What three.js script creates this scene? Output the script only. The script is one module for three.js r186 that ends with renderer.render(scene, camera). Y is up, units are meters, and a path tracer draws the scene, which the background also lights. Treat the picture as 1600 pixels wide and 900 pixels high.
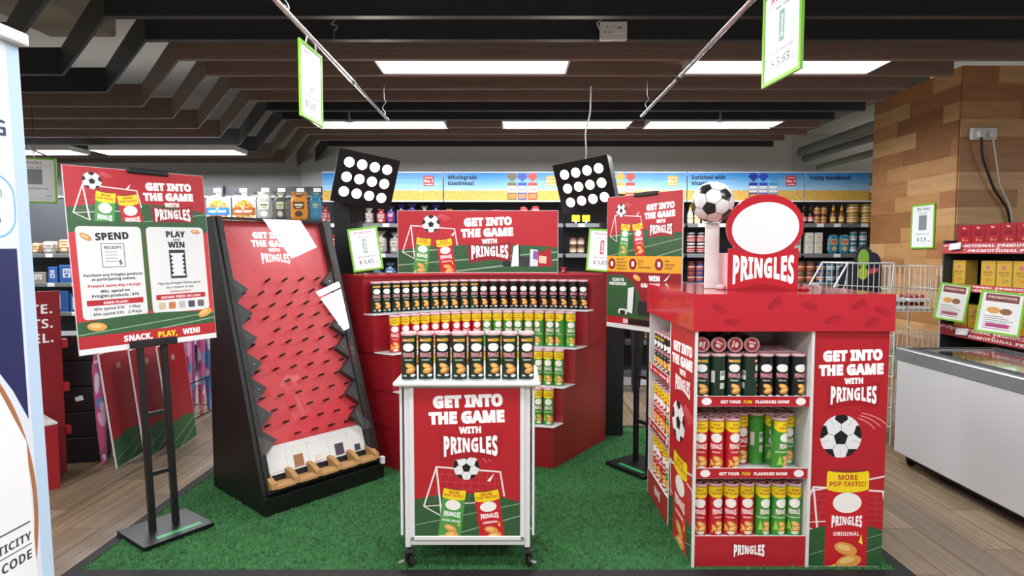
import * as THREE from 'three';
import { RoundedBoxGeometry } from 'three/addons/geometries/RoundedBoxGeometry.js';
import { mergeGeometries } from 'three/addons/utils/BufferGeometryUtils.js';
import { MarchingCubes } from 'three/addons/objects/MarchingCubes.js';
import { RectAreaLightUniformsLib } from 'three/addons/lights/RectAreaLightUniformsLib.js';
RectAreaLightUniformsLib.init();

// ---------- camera, exposure, sky, ceiling light panels ----------
const scene = new THREE.Scene();
scene.background = new THREE.Color(0x000000);
const FOCAL = 940, EYE = 1.52;
const camera = new THREE.PerspectiveCamera(2 * Math.atan(450 / FOCAL) * 180 / Math.PI, 16 / 9, 0.05, 60);
camera.position.set(0, EYE, 0);
camera.rotation.x = -Math.atan(55 / FOCAL);
const renderer = new THREE.WebGLRenderer();
renderer.toneMapping = THREE.LinearToneMapping;
renderer.toneMappingExposure = 2.8;
renderer.shadowMap.enabled = true;
const LAMP = 9, LAMP_COLOR = 0xf7faff, LAMP_Y = 2.71;
const ORD = ['first', 'second', 'third', 'fourth', 'fifth', 'sixth', 'seventh', 'eighth', 'ninth', 'tenth', 'eleventh', 'twelfth', 'thirteenth', 'fourteenth', 'fifteenth', 'sixteenth', 'seventeenth', 'eighteenth', 'nineteenth', 'twentieth', 'twenty-first', 'twenty-second'];
// [left x, width, near depth]; depth is the distance in front of the camera, world z = -depth
const PANELS = [
  [-0.85, 1.2, 3.79, 'wide lit ceiling panel above the red podium, nearest in the middle'],
  [1.15, 1.21, 3.79, 'wide lit ceiling panel above the square red display stand'],
  [-1.83, 1.2, 5.57, 'lit ceiling panel of the far row, above the left floodlight tower'],
  [-0.08, 1.17, 5.57, 'lit ceiling panel of the far row, crossed by the white cable'],
  [1.27, 1.2, 5.57, 'lit ceiling panel of the far row, rightmost by the grey wall end'],
  [-4.47, 1.52, 6.45, 'long lit ceiling panel above the left poster, farthest left aisle'],
  [-6.3, 1.6, 6.45, 'lit ceiling panel half hidden behind the white roll-up banner'],
  [4.75, 1.2, 7.3, 'added unseen ceiling panel behind the wooden column, brightening the pipe area'],  // panel added out of sight to lift the dark pipe area
  [-6.3, 1.2, 3.79, 'added unseen ceiling panel over the left aisle, outside the picture'],  // extra panel added beyond the frame to raise ambient light
  ...[2.0, 0.2, -1.6].flatMap((d, r) => [-5.2, -2.85, -0.85, 1.15, 5.2].map((x, c) => [x, 1.2, d, 'lit ceiling panel outside the picture, ' + ['front', 'middle', 'rear'][r] + ' row, ' + ORD[c] + ' from left'])),  // invented panel rows out of view, added as fill light
];

// ---------- helpers ----------
let seed = 7;
const rnd = () => { seed = (seed + 0x6d2b79f5) | 0; let t = Math.imul(seed ^ (seed >>> 15), 1 | seed); t = (t + Math.imul(t ^ (t >>> 7), 61 | t)) ^ t; return ((t ^ (t >>> 14)) >>> 0) / 4294967296; };
const rr = (a, b) => a + (b - a) * rnd();
const names = new Map();
const numbered = (n) => { const k = names.get(n) ?? 0; names.set(n, k + 1); return k ? n + '_' + String(k).padStart(3, '0') : n; };
const shade = (o) => { o.castShadow = o.receiveShadow = true; return o; };
const std = (color, roughness = 0.6, more = {}) => new THREE.MeshStandardMaterial({ color, roughness, ...more });
const phys = (color, roughness = 0.4, more = {}) => new THREE.MeshPhysicalMaterial({ color, roughness, ...more });
function tag(o, label, category, group) { o.userData.label = label; o.userData.category = category; if (group) o.userData.group = group; return o; }
function thing(name, label, category, [x, y, d] = [0, 0, 0], ang = 0, group) {
  const o = new THREE.Group(); o.name = numbered(name); o.position.set(x, y, -d); o.rotation.y = ang; scene.add(o);
  return tag(o, label, category, group);
}
function part(parent, name, geo, m, [x, y, z] = [0, 0, 0], rot) {
  const o = shade(new THREE.Mesh(geo, m)); o.name = name; o.position.set(x, y, z); if (rot) o.rotation.set(...rot); parent.add(o); return o;
}
function struct(name, geo, m, [x, y, z] = [0, 0, 0], label) { const o = part(scene, name, geo, m, [x, y, z]); o.userData.kind = 'structure'; if (label) o.userData.label = label; return o; }
const geoCache = new Map(), cached = (k, f) => { if (!geoCache.has(k)) geoCache.set(k, f()); return geoCache.get(k); };
const box = (w, h, d) => cached('b' + [w, h, d], () => new THREE.BoxGeometry(w, h, d));
const rbox = (w, h, d, r = 0.004) => cached('r' + [w, h, d, r], () => new RoundedBoxGeometry(w, h, d, 2, Math.min(r, w / 2.1, h / 2.1, d / 2.1)));
const cyl = (r, h, n = 20, r2 = r) => cached('c' + [r, h, n, r2], () => new THREE.CylinderGeometry(r2, r, h, n));
const plane = (w, h) => cached('p' + [w, h], () => new THREE.PlaneGeometry(w, h));
const lathe = (pts, n = 24) => cached('l' + n + pts, () => new THREE.LatheGeometry(pts.map((p) => new THREE.Vector2(p[0], p[1])), n).rotateY(Math.PI));
const v3 = (a) => new THREE.Vector3(...a);
const tube = (pts, r, seg = 16, n = 6) => new THREE.TubeGeometry(new THREE.CatmullRomCurve3(pts.map(v3), false, 'catmullrom', 0.3), seg, r, n);
function rod(a, b, r, n = 6) {
  const A = v3(a), B = v3(b), dir = B.clone().sub(A), g = new THREE.CylinderGeometry(r, r, dir.length(), n);
  return g.applyMatrix4(new THREE.Matrix4().compose(A.add(B).multiplyScalar(0.5), new THREE.Quaternion().setFromUnitVectors(new THREE.Vector3(0, 1, 0), dir.normalize()), new THREE.Vector3(1, 1, 1)));
}
const merge = (list) => mergeGeometries(list.map((g) => (g.index ? g.toNonIndexed() : g)));
const poly = (pts) => new THREE.Shape(pts.map((p) => new THREE.Vector2(p[0], p[1])));
const extrude = (shape, depth, bevel = 0) => new THREE.ExtrudeGeometry(shape, { depth, bevelEnabled: bevel > 0, bevelSize: bevel, bevelThickness: bevel, bevelSegments: 1, steps: 1, curveSegments: 24 });
// prism from a footprint in (x, depth) between two heights
function prism(pts, y0, y1) { const g = new THREE.ExtrudeGeometry(poly(pts), { depth: y1 - y0, bevelEnabled: false }); g.rotateX(-Math.PI / 2).translate(0, y0, 0); return g; }

// ---------- printed graphics ----------
function canvas(w, h, draw) { const c = document.createElement('canvas'); c.width = w; c.height = h; const g = c.getContext('2d'); draw(g, w, h); return c; }
function tex(w, h, draw) { const t = new THREE.CanvasTexture(canvas(w, h, draw)); t.colorSpace = THREE.SRGBColorSpace; t.magFilter = THREE.LinearFilter; t.wrapS = t.wrapT = THREE.RepeatWrapping; return t; }
const print = (w, h, draw, roughness = 0.4, more = {}) => std(0xffffff, roughness, { map: tex(w, h, draw), ...more });
function T(g, s, x, y, size, o = {}) {
  g.save(); g.translate(x, y); if (o.rot) g.rotate(o.rot); g.scale(o.sx ?? 1, 1);
  g.font = (o.plain ? '' : 'bold ') + size + 'px ' + (o.font ?? 'sans-serif'); g.textAlign = o.align ?? 'center'; g.textBaseline = 'middle';
  g.fillStyle = g.strokeStyle = o.color ?? '#fff'; g.lineJoin = 'miter'; g.miterLimit = 3;
  if (o.fat) { g.lineWidth = size * o.fat; g.strokeText(s, 0, 0); }
  g.fillText(s, 0, 0); g.restore();
}
const rect = (g, c, x, y, w, h) => { g.fillStyle = c; g.fillRect(x, y, w, h); };
function shape(g, c, pts, stroke) { g.beginPath(); pts.forEach((p, i) => (i ? g.lineTo(...p) : g.moveTo(...p))); if (stroke) { g.strokeStyle = c; g.lineWidth = stroke; g.stroke(); } else { g.closePath(); g.fillStyle = c; g.fill(); } }
function oval(g, c, x, y, rx, ry, rot = 0, stroke) { g.beginPath(); g.ellipse(x, y, rx, ry, rot, 0, 7); if (stroke) { g.strokeStyle = c; g.lineWidth = stroke; g.stroke(); } else { g.fillStyle = c; g.fill(); } }
function round(g, c, x, y, w, h, r) { g.beginPath(); g.roundRect(x, y, w, h, r); g.fillStyle = c; g.fill(); }
const wordmark = canvas(880, 320, (g, w, h) => {
  g.font = 'bold 400px sans-serif'; g.textBaseline = 'alphabetic'; g.fillStyle = g.strokeStyle = '#fff'; g.lineWidth = 26; g.lineJoin = 'miter'; g.miterLimit = 3;
  const word = 'PRINGLES', total = [...word].reduce((s, c) => s + g.measureText(c).width + 14, 0);
  g.scale(w / total, h / 316); let x = 0;
  for (const c of word) { const m = g.measureText(c).width; g.strokeText(c, x + 7, 302); g.fillText(c, x + 7, 302); x += m + 14; }
});
// the bow-tie shaped word: both edges draw in towards the middle
function logo(g, cx, cy, w, h, o = {}) {
  g.save(); g.translate(cx, cy); if (o.rot) g.rotate(o.rot);
  if (o.ribbon) shape(g, o.ribbon, [[-w * 0.58, -h * 0.62], [0, -h * 0.42], [w * 0.58, -h * 0.72], [w * 0.55, h * 0.66], [0, h * 0.5], [-w * 0.55, h * 0.72]]);
  const off = o.color ? canvas(880, 320, (q) => { q.drawImage(wordmark, 0, 0); q.globalCompositeOperation = 'source-in'; rect(q, o.color, 0, 0, 880, 320); }) : wordmark;
  const n = Math.max(8, Math.min(220, Math.round(w)));
  for (let i = 0; i < n; i++) { const t = Math.abs(i / (n - 1) - 0.5) * 2, top = -h / 2 + h * 0.13 * (1 - t), bot = h / 2 - h * 0.24 * (1 - t * t); g.drawImage(off, i * 880 / n, 0, 880 / n, 320, -w / 2 + i * w / n, top, w / n + 0.6, bot - top); }
  g.restore();
}
function slogan(g, cx, cy, s, o = {}) {   // s = letter size
  g.save(); g.translate(cx, cy); g.rotate(o.rot ?? -0.035);
  T(g, 'GET INTO', s * 0.1, -s * 1.2, s, { fat: 0.11 }); T(g, 'THE GAME', 0, -s * 0.15, s, { fat: 0.11 }); T(g, 'WITH', s * 0.2, s * 0.68, s * 0.56, { fat: 0.09 });
  logo(g, s * 0.15, s * 1.75, s * 3.6, s * 1.45, { ribbon: o.ribbon, rot: 0.02 });
  g.restore();
}
function ballPrint(g, x, y, r) {
  oval(g, '#e9ebec', x, y, r, r); g.save(); g.beginPath(); g.arc(x, y, r, 0, 7); g.clip();
  const pent = (px, py, q, a, sx = 1) => shape(g, '#1b1d1f', [0, 1, 2, 3, 4].map((k) => [px + Math.cos(a + k * 1.2566) * q * sx, py + Math.sin(a + k * 1.2566) * q]));
  pent(x, y + r * 0.08, r * 0.36, -1.57);
  for (let k = 0; k < 5; k++) { const a = -1.57 + 0.628 + k * 1.2566, b = -1.57 + k * 1.2566; pent(x + Math.cos(b) * r * 0.98, y + r * 0.08 + Math.sin(b) * r * 0.98, r * 0.34, b + 3.14); shape(g, '#9a9da0', [[x + Math.cos(b) * r * 0.36, y + r * 0.08 + Math.sin(b) * r * 0.36], [x + Math.cos(b) * r * 0.68, y + r * 0.08 + Math.sin(b) * r * 0.68]], r * 0.03); shape(g, '#b9bcbe', [[x + Math.cos(a) * r * 0.62, y + Math.sin(a) * r * 0.62], [x + Math.cos(a) * r, y + Math.sin(a) * r]], r * 0.03); }
  g.restore();
  for (let k = 0; k < 3; k++) { g.beginPath(); g.ellipse(x + r * 0.3, y + r * (0.2 - k * 0.12), r * (1.5 + k * 0.3), r * 1.1, 0, -1.25, -0.5); g.strokeStyle = '#e8999b'; g.lineWidth = r * 0.045; g.stroke(); }
}
function chip(g, x, y, s, rot, c = '#e3a04c') { oval(g, c, x, y, s, s * 0.5, rot); oval(g, '#f2c87e', x - s * 0.15, y - s * 0.1, s * 0.6, s * 0.22, rot); }
function canPrint(g, x, y, w, h, rot, kind) {   // a drawn can; the face on its front is left out
  g.save(); g.translate(x, y); g.rotate(rot);
  const c = kind === 'red' ? '#c5202c' : '#4f9a4c';
  round(g, c, -w / 2, -h / 2, w, h + 6, w * 0.12); g.save(); g.beginPath(); g.roundRect(-w / 2, -h / 2, w, h, w * 0.12); g.clip();
  rect(g, '#f4d722', -w / 2, -h / 2, w, h * 0.17); oval(g, '#f4d722', 0, -h * 0.335, w * 0.52, h * 0.05); oval(g, '#8f2a2a', 0, -h / 2, w * 0.5, h * 0.03);
  T(g, 'MORE', 0, -h * 0.425, w * 0.17, { color: '#b5202a' }); T(g, 'POP-TASTIC!', 0, -h * 0.365, w * 0.15, { color: '#b5202a' });
  oval(g, '#f6f2ee', 0, -h * 0.19, w * 0.34, h * 0.095);
  logo(g, 0, -h * 0.015, w * 0.74, h * 0.12); T(g, kind === 'red' ? 'ORIGINAL' : 'SOUR CREAM', 0, h * 0.1, w * 0.13, {});
  chip(g, 0, h * 0.24, w * 0.28, 0.3); chip(g, w * 0.08, h * 0.36, w * 0.3, -0.2); shape(g, '#f6e04a', [[w * 0.3, h * 0.18], [w * 0.36, h * 0.1], [w * 0.4, h * 0.2]]); shape(g, '#f6e04a', [[-w * 0.4, h * 0.4], [-w * 0.2, h * 0.38], [-w * 0.38, h * 0.45]]);
  g.restore(); g.restore();
}
function pitch(g, x, y, w, h, o = {}) {
  g.save(); g.beginPath(); g.rect(x, y, w, h); g.clip(); g.beginPath(); g.moveTo(x, y + h * 0.2); g.quadraticCurveTo(x + w * 0.5, y - h * 0.12, x + w, y + h * (o.right ?? 0.2)); g.lineTo(x + w, y + h); g.lineTo(x, y + h); g.closePath(); g.fillStyle = '#2f5a35'; g.fill(); g.clip();
  for (let k = 0; k < 900; k++) { g.fillStyle = ['#2a5330', '#376540', '#41704a', '#274c2d'][k % 4]; g.fillRect(x + rnd() * w, y + rnd() * h, w * 0.02, h * 0.012); }
  shape(g, '#8ba78d', [[x, y + h * 0.75], [x + w, y + h * 0.28]], w * 0.008); shape(g, '#9fb6a0', [[x + w * 0.3, y + h], [x + w, y + h * 0.55]], w * 0.008); g.restore();
}
function goal(g, x, y, w, h, c = '#f1e7e6') {
  g.save(); g.globalAlpha = 0.55; for (let k = 1; k < 9; k++) shape(g, '#d98b8c', [[x + w * 0.16 + k * w * 0.09, y + h * 0.02 * k], [x + k * w * 0.11, y + h * 0.78]], w * 0.004); for (let k = 1; k < 6; k++) shape(g, '#d98b8c', [[x + w * 0.14 - k * w * 0.02, y + k * h * 0.14], [x + w * 0.95, y + h * 0.1 + k * h * 0.13]], w * 0.004); g.restore();
  shape(g, c, [[x, y + h * 0.8], [x + w * 0.16, y], [x + w * 0.95, y + h * 0.1], [x + w, y + h * 0.6]], w * 0.02); shape(g, c, [[x + w * 0.16, y], [x + w * 0.22, y + h]], w * 0.022); shape(g, c, [[x, y + h * 0.8], [x + w * 0.22, y + h]], w * 0.014); shape(g, c, [[x, y + h * 0.8], [x + w * 0.7, y + h * 0.72]], w * 0.012);
}
const RED = '#b3212c', DRED = '#8f1a25';
function keyVisual(g, w, h, o) {   // red field with goal, ball, two cans and pitch
  rect(g, RED, 0, 0, w, h); pitch(g, 0, o.py, w, h - o.py, { right: o.pr }); goal(g, o.gx, o.gy, o.gw, o.gh); canPrint(g, o.c1[0], o.c1[1], o.cw, o.ch, 0.12, 'green'); canPrint(g, o.c2[0], o.c2[1], o.cw * 1.08, o.ch, -0.13, 'red');
  ballPrint(g, ...o.ball); shape(g, '#fff', [[o.spark[0], o.spark[1]], [o.spark[0] + o.cw * 0.32, o.spark[1] - o.cw * 0.35], [o.spark[0] + o.cw * 0.14, o.spark[1] + o.cw * 0.04]]); slogan(g, ...o.slogan, { ribbon: o.ribbon });
}
const posterLeft = print(720, 1000, (g, w, h) => {
  keyVisual(g, w, 400, { py: 175, pr: 0.25, gx: 30, gy: 95, gw: 330, gh: 190, c1: [172, 275], c2: [310, 285], cw: 96, ch: 300, ball: [128, 72, 46], spark: [285, 110], slogan: [515, 150, 56], ribbon: DRED });
  rect(g, '#c83338', 0, 345, w, 560); shape(g, '#2f5a35', [[0, 290], [w, 290], [w, 350], [0, 350]]);
  round(g, '#dfe1e2', 30, 318, 315, 500, 22); round(g, '#dfe1e2', 372, 318, 322, 500, 22); rect(g, '#35602f', 346, 330, 24, 470);
  T(g, 'SPEND', 200, 372, 52, { color: '#141414', fat: 0.06, rot: -0.05 }); chip(g, 75, 375, 32, 0.6, '#c98a5b');
  g.strokeStyle = '#444'; g.lineWidth = 3; g.strokeRect(142, 412, 110, 128); T(g, 'RECEIPT', 197, 434, 22, { color: '#222' }); for (let k = 0; k < 4; k++) rect(g, '#9a9a9a', 158, 456 + k * 17, 60, 4); T(g, '$', 230, 516, 34, { color: '#111' });
  const L = (s, y, c = '#1a1a1a', z = 21) => T(g, s, 192, y, z, { color: c, fat: 0.03 });
  L('Purchase any Pringles products', 582, undefined, 19); L('at participating outlets.', 605, undefined, 19); L('Present same-day receipt', 640, '#b3212c'); L('Min. spend on', 670); L('Pringles products : $10', 695);
  round(g, RED, 52, 716, 275, 30, 6); T(g, 'EARN PLAYS:', 190, 732, 20); T(g, '· Min spend $10    1 Play', 190, 764, 21, { color: '#1a1a1a' }); T(g, '· Min spend $15    2 Plays', 190, 792, 21, { color: '#1a1a1a' });
  T(g, 'PLAY', 530, 360, 46, { color: '#141414', fat: 0.06 }); T(g, 'AND', 535, 391, 20, { color: '#141414' }); T(g, 'WIN', 533, 422, 46, { color: '#141414', fat: 0.06 }); chip(g, 648, 345, 26, 0.2, '#c98a5b');
  rect(g, '#23282e', 486, 452, 90, 168); rect(g, '#dfe3ea', 492, 470, 78, 136); for (let k = 0; k < 5; k++) for (const s of [0, 1]) shape(g, '#111', s ? [[570, 478 + k * 24], [556, 490 + k * 24], [570, 502 + k * 24]] : [[492, 478 + k * 24], [506, 490 + k * 24], [492, 502 + k * 24]]);
  T(g, 'Play the Pringles Plinko game', 532, 648, 17, { color: '#1a1a1a' }); T(g, 'for a chance to win', 532, 672, 17, { color: '#1a1a1a' }); T(g, 'instant prizes!', 532, 696, 17, { color: RED });
  round(g, RED, 395, 712, 280, 30, 6); T(g, 'INSTANT PRIZES INCLUDE:', 535, 728, 18); ['#cdb9a0', '#c07a4a', '#b9b9b9', '#4a4a5e', '#6d655e'].forEach((c, k) => { round(g, c, 405 + k * 55, 758, 38, 40, 8); });
  pitch(g, 0, 806, w, 120, { right: 0.25 }); chip(g, 90, 858, 46, 0.15); chip(g, 665, 838, 44, -0.4);
  rect(g, RED, 0, 905, w, 66); T(g, 'SNACK,', 285, 940, 42, { fat: 0.06 }); T(g, 'PLAY,', 440, 940, 42, { fat: 0.06, color: '#f3d028' }); T(g, 'WIN!', 575, 940, 42, { fat: 0.06 }); rect(g, '#e6e7e8', 0, 971, w, 29);
});
const posterRight = print(720, 1000, (g, w, h) => {
  keyVisual(g, w, 520, { py: 250, pr: 0.15, gx: 30, gy: 140, gw: 330, gh: 200, c1: [180, 330], c2: [325, 330], cw: 90, ch: 250, ball: [145, 105, 50], spark: [300, 150], slogan: [520, 165, 56], ribbon: '#9c1c28' });
  rect(g, '#e8a92e', 0, 450, w, 120); for (const [x, s] of [[52, ['BUY $10', 'WORTH OF', 'PRINGLES', 'PRODUCTS']], [270, ['SCAN', 'TO', 'PARTICIPATE']], [520, ['WIN', 'AMAZING', 'PRIZES!']]]) { oval(g, DRED, x, 510, 38, 42); round(g, '#f3eae6', x - 14, 490, 28, 38, 4); s.forEach((q, k) => T(g, q, x + 52, 510 + (k - (s.length - 1) / 2) * 24, 20, { color: '#3a1410', align: 'left' })); }
  rect(g, DRED, 0, 570, w, 352); shape(g, '#2d5a34', [[0, 600], [150, 590], [270, 640], [330, 720], [420, 900], [420, 922], [0, 922]]);
  T(g, 'WIN', 480, 612, 50, { fat: 0.08 }); T(g, 'GRAND PRIZES', 490, 664, 40, { fat: 0.06 }); chip(g, 310, 610, 40, 0.4); shape(g, '#fff', [[560, 630], [630, 570], [590, 620]]);
  T(g, 'SCAN TO', 120, 630, 30, { fat: 0.05 }); T(g, 'PARTICIPATE!', 115, 662, 28, { fat: 0.05 });
  shape(g, '#e8eaee', [[225, 690], [285, 680], [270, 880], [215, 870]]); shape(g, '#23262b', [[285, 680], [296, 690], [290, 880], [270, 880]]); round(g, '#eceef1', 125, 850, 92, 45, 22); round(g, '#24262a', 142, 862, 56, 36, 10); shape(g, '#24262a', [[330, 780], [500, 790], [490, 890], [320, 890]]);
  rect(g, RED, 0, 915, w, 52); T(g, 'SNACK,', 250, 942, 42, { fat: 0.06 }); T(g, 'PLAY,', 405, 942, 42, { fat: 0.06, color: '#f3d028' }); T(g, 'WIN!', 540, 942, 42, { fat: 0.06 }); rect(g, '#e6e7e8', 0, 967, w, 33);
});
const podiumSign = print(1280, 500, (g, w, h) => {
  keyVisual(g, w, h, { py: 270, pr: 0.12, gx: 35, gy: 120, gw: 440, gh: 270, c1: [190, 370], c2: [385, 380], cw: 115, ch: 310, ball: [265, 105, 70], spark: [425, 200], slogan: [715, 190, 84], ribbon: DRED });
  shape(g, '#e8eaee', [[925, 290], [965, 272], [968, 450], [905, 455]]); shape(g, '#25282c', [[965, 272], [978, 285], [978, 450], [968, 450]]); round(g, '#24262a', 835, 405, 72, 50, 20); shape(g, '#31343a', [[980, 370], [1060, 376], [1050, 455], [980, 455]]); shape(g, '#d9dbe6', [[1060, 310], [1120, 318], [1120, 452], [1055, 452]]); shape(g, '#7b5aa8', [[1085, 325], [1118, 330], [1118, 400], [1080, 390]]); shape(g, '#a31f2a', [[1120, 340], [1225, 300], [1240, 450], [1120, 455]]); shape(g, '#e7c9a8', [[1130, 365], [1190, 370], [1188, 430], [1128, 425]]);
});
const trolleyPoster = print(640, 900, (g, w, h) => keyVisual(g, w, h, { py: 620, pr: 0.25, gx: 55, gy: 475, gw: 490, gh: 300, c1: [225, 770], c2: [455, 780], cw: 138, ch: 330, ball: [315, 475, 78], spark: [440, 560], slogan: [320, 190, 92], ribbon: '#a51d29' }), 0.3);
const standPanel = print(440, 1340, (g, w, h) => {
  rect(g, RED, 0, 0, w, h); slogan(g, 225, 225, 76, { ribbon: '#a31c28', rot: -0.03 }); ballPrint(g, 175, 590, 122);
  shape(g, '#e9dedd', [[0, 905], [w, 820]], 10); goal(g, -60, 880, 520, 260); pitch(g, 0, 1080, w, 260, { right: 0.2 }); canPrint(g, 225, 1090, 250, 620, 0, 'red');
}, 0.3);
const header = print(1200, 220, (g, w, h) => { rect(g, '#bd2633', 0, 0, w, h); for (const [x, y, r] of [[150, 85, 0.5], [230, 165, 0], [480, 55, -0.8], [690, 70, 0.2], [830, 150, -0.3], [980, 60, -0.6], [1060, 165, -0.5], [1120, 100, 0.3]]) { oval(g, '#a41e2b', x, y, 52, 20, r); oval(g, '#ad2230', x + 20, y + 8, 30, 12, r + 0.6); } }, 0.14);
const shelfStrip = print(720, 64, (g, w, h) => { rect(g, RED, 0, 0, w, h); T(g, 'GET YOUR', 222, 34, 27, { fat: 0.04 }); T(g, 'FUN', 330, 34, 27, { fat: 0.04, color: '#f3d028' }); T(g, 'FLAVOURS NOW!', 485, 34, 27, { fat: 0.04 }); for (const x of [70, 665]) oval(g, '#f2efee', x, 32, 32, 24); }, 0.35);
const bottomPanel = print(720, 190, (g, w, h) => { rect(g, RED, 0, 0, w, h); logo(g, 360, 90, 200, 82, { ribbon: '#a51d29' }); }, 0.3);
const plinkoHead = print(760, 320, (g, w, h) => { rect(g, '#c9373f', 0, 0, w, h); slogan(g, 350, 140, 60, { rot: 0 }); }, 0.35);
const standeePanel = print(640, 330, (g, w, h) => { rect(g, RED, 0, 0, w, h); logo(g, 320, 165, 570, 255); shape(g, '#9a1a25', [[40, 330], [320, 275], [600, 330]]); }, 0.25);
const lidPrint = print(160, 160, (g, w, h) => { rect(g, '#b23440', 0, 0, w, h); oval(g, '#e6d3d3', 80, 80, 74, 74, 0, 3); oval(g, '#eee4e2', 80, 96, 34, 22); logo(g, 80, 56, 84, 30); }, 0.25);
const canWrap = (kind) => print(512, 440, (g, w, h) => {
  const base = { green: '#1d3326', black: '#17191b', red: '#c01f2a', lime: '#3f8f34' }[kind], dark = kind === 'green' || kind === 'black', tall = !dark;
  rect(g, base, 0, 0, w, h);
  for (const o of [0.5]) {
    const x = w * o;
    if (tall) { rect(g, '#efd31e', x - 130, 8, 260, 70); oval(g, '#efd31e', x, 78, 110, 26); T(g, 'MORE', x, 36, 26, { color: '#a81f28' }); T(g, 'POP-TASTIC!', x, 66, 25, { color: '#a81f28', fat: 0.03 }); }
    else if (kind === 'green') { rect(g, '#d9702a', x - 70, 34, 60, 28); rect(g, '#e5b93a', x - 10, 34, 80, 28); T(g, 'NEW', x - 40, 49, 20, {}); T(g, 'FLAVOUR', x + 30, 49, 17, { color: '#5a3512' }); }
    const y = tall ? 150 : 120; oval(g, '#f5f1ee', x, y, 62, 40); logo(g, x, y + 78, 132, 58, { color: dark ? '#e79aa0' : '#f7e3e2' }); T(g, kind === 'red' ? 'ORIGINAL' : kind === 'lime' ? 'SOUR CREAM & ONION' : kind === 'green' ? 'SEAWEED' : 'GRILLED', x, y + 124, 20, { color: '#f3ece6' });
    if (kind === 'lime') { shape(g, '#9ccf4a', [[x - 90, y + 240], [x - 60, y + 150], [x - 30, y + 230]]); shape(g, '#cfe07a', [[x - 40, y + 250], [x + 10, y + 160], [x + 20, y + 245]]); }
    chip(g, x + 16, y + 188, 52, 0.35); chip(g, x + 30, y + 228, 60, -0.25, '#d48a3a'); if (kind === 'red') { chip(g, x - 40, y + 225, 46, 0.8, '#d9772f'); shape(g, '#f3c83a', [[x - 80, y + 250], [x - 50, y + 215], [x - 62, y + 262]]); }
    if (dark) { oval(g, '#eceae4', x + 52, h - 40, 32, 14); oval(g, '#c9c6bd', x - 40, h - 38, 24, 9); } else oval(g, '#d8e6d0', x + 8, h - 28, 42, 15);
  }
  rect(g, '#e8e6e2', 22, 150, 70, 90); for (let k = 0; k < 12; k++) rect(g, '#222', 28 + k * 5, 160, 2 + (k % 3), 40); rect(g, '#c9c7c2', 22, 270, 60, 60); rect(g, '#d9d7d2', 430, 150, 50, 120);
}, 0.32);
const priceSheet = (top, price, kind, c = '#b8316e') => print(300, 424, (g, w, h) => {
  rect(g, '#f1f4f6', 0, 0, w, h); T(g, top, 150, 36, 36, { color: c, font: 'serif' }); rect(g, '#9aa', 20, 62, 260, 2); T(g, '18 Jul - 31 Jul', 150, 82, 18, { color: '#555' });
  if (kind) { round(g, kind, 128, 105, 44, 150, 8); logo(g, 150, 180, 110, 26, { rot: 1.57, color: '#e9eeee' }); } else rect(g, '#8c9093', 95, 100, 110, 150);
  T(g, 'Selected flavours only', 150, 290, 18, { color: '#667' }); T(g, price, 142, 345, 58, { color: '#2a2a2e', font: 'serif' }); T(g, 'each', 250, 360, 18, { color: '#667' }); rect(g, '#b9bfc6', 90, 388, 180, 3); rect(g, '#b9bfc6', 170, 404, 90, 3);
}, 0.25);

// ---------- materials ----------
const M = {
  black: std('#08090a', 0.45), blackMetal: std('#101113', 0.4, { metalness: 0.3 }), blackMatte: std('#0b0b0c', 0.7), rubber: std('#1a1a1b', 0.8), white: std('#d9dcdd', 0.4), whiteGloss: phys('#e2e4e5', 0.25, { clearcoat: 0.3 }), board: std('#dcdcda', 0.6),
  red: phys('#921822', 0.32, { clearcoat: 0.25, clearcoatRoughness: 0.3 }), redGloss: phys('#b4222f', 0.12, { clearcoat: 0.6, clearcoatRoughness: 0.08 }), redCard: std('#a51d27', 0.45), pink: std('#d8aeb3', 0.3), lidRed: phys('#c2525c', 0.2), steel: std('#b9bbbd', 0.28, { metalness: 0.9 }), chrome: std('#d6d8da', 0.18, { metalness: 1 }), greyMetal: std('#8d9093', 0.45, { metalness: 0.5 }),
  green: std('#7fc32a', 0.4), wire: std('#d2d4d0', 0.35, { metalness: 0.2 }), alu: std('#a9adb0', 0.35, { metalness: 0.7 }), darkGrey: std('#2f3336', 0.55), tape: std('#1f8a4c', 0.4), cardboard: std('#a27a4a', 0.75), glass: phys('#ffffff', 0.02, { transmission: 1, ior: 1.45 }), acrylic: phys('#ffffff', 0.01, { transmission: 1, ior: 1.5 }),
  glow: std('#ffffff', 0.6, { emissive: 0xfffaf0, emissiveIntensity: 0.9 }), lampGlow: std('#ffffff', 0.5, { emissive: 0xfff8e6, emissiveIntensity: 1.0 }), slab: std('#c2c2bf', 0.9), concrete: std('#a9a99e', 0.85), wall: std('#d3d2ce', 0.8), shelf: std('#75787c', 0.5, { metalness: 0.2 }), backPanel: std('#35383b', 0.6), tag: std('#e6e7e6', 0.4), tagInk: std('#5a5d60', 0.5), cableWhite: std('#dcdcd8', 0.5), cableBlack: std('#121213', 0.5), clearBag: phys('#e6e7e5', 0.18, { clearcoat: 0.4 }),
};
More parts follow.
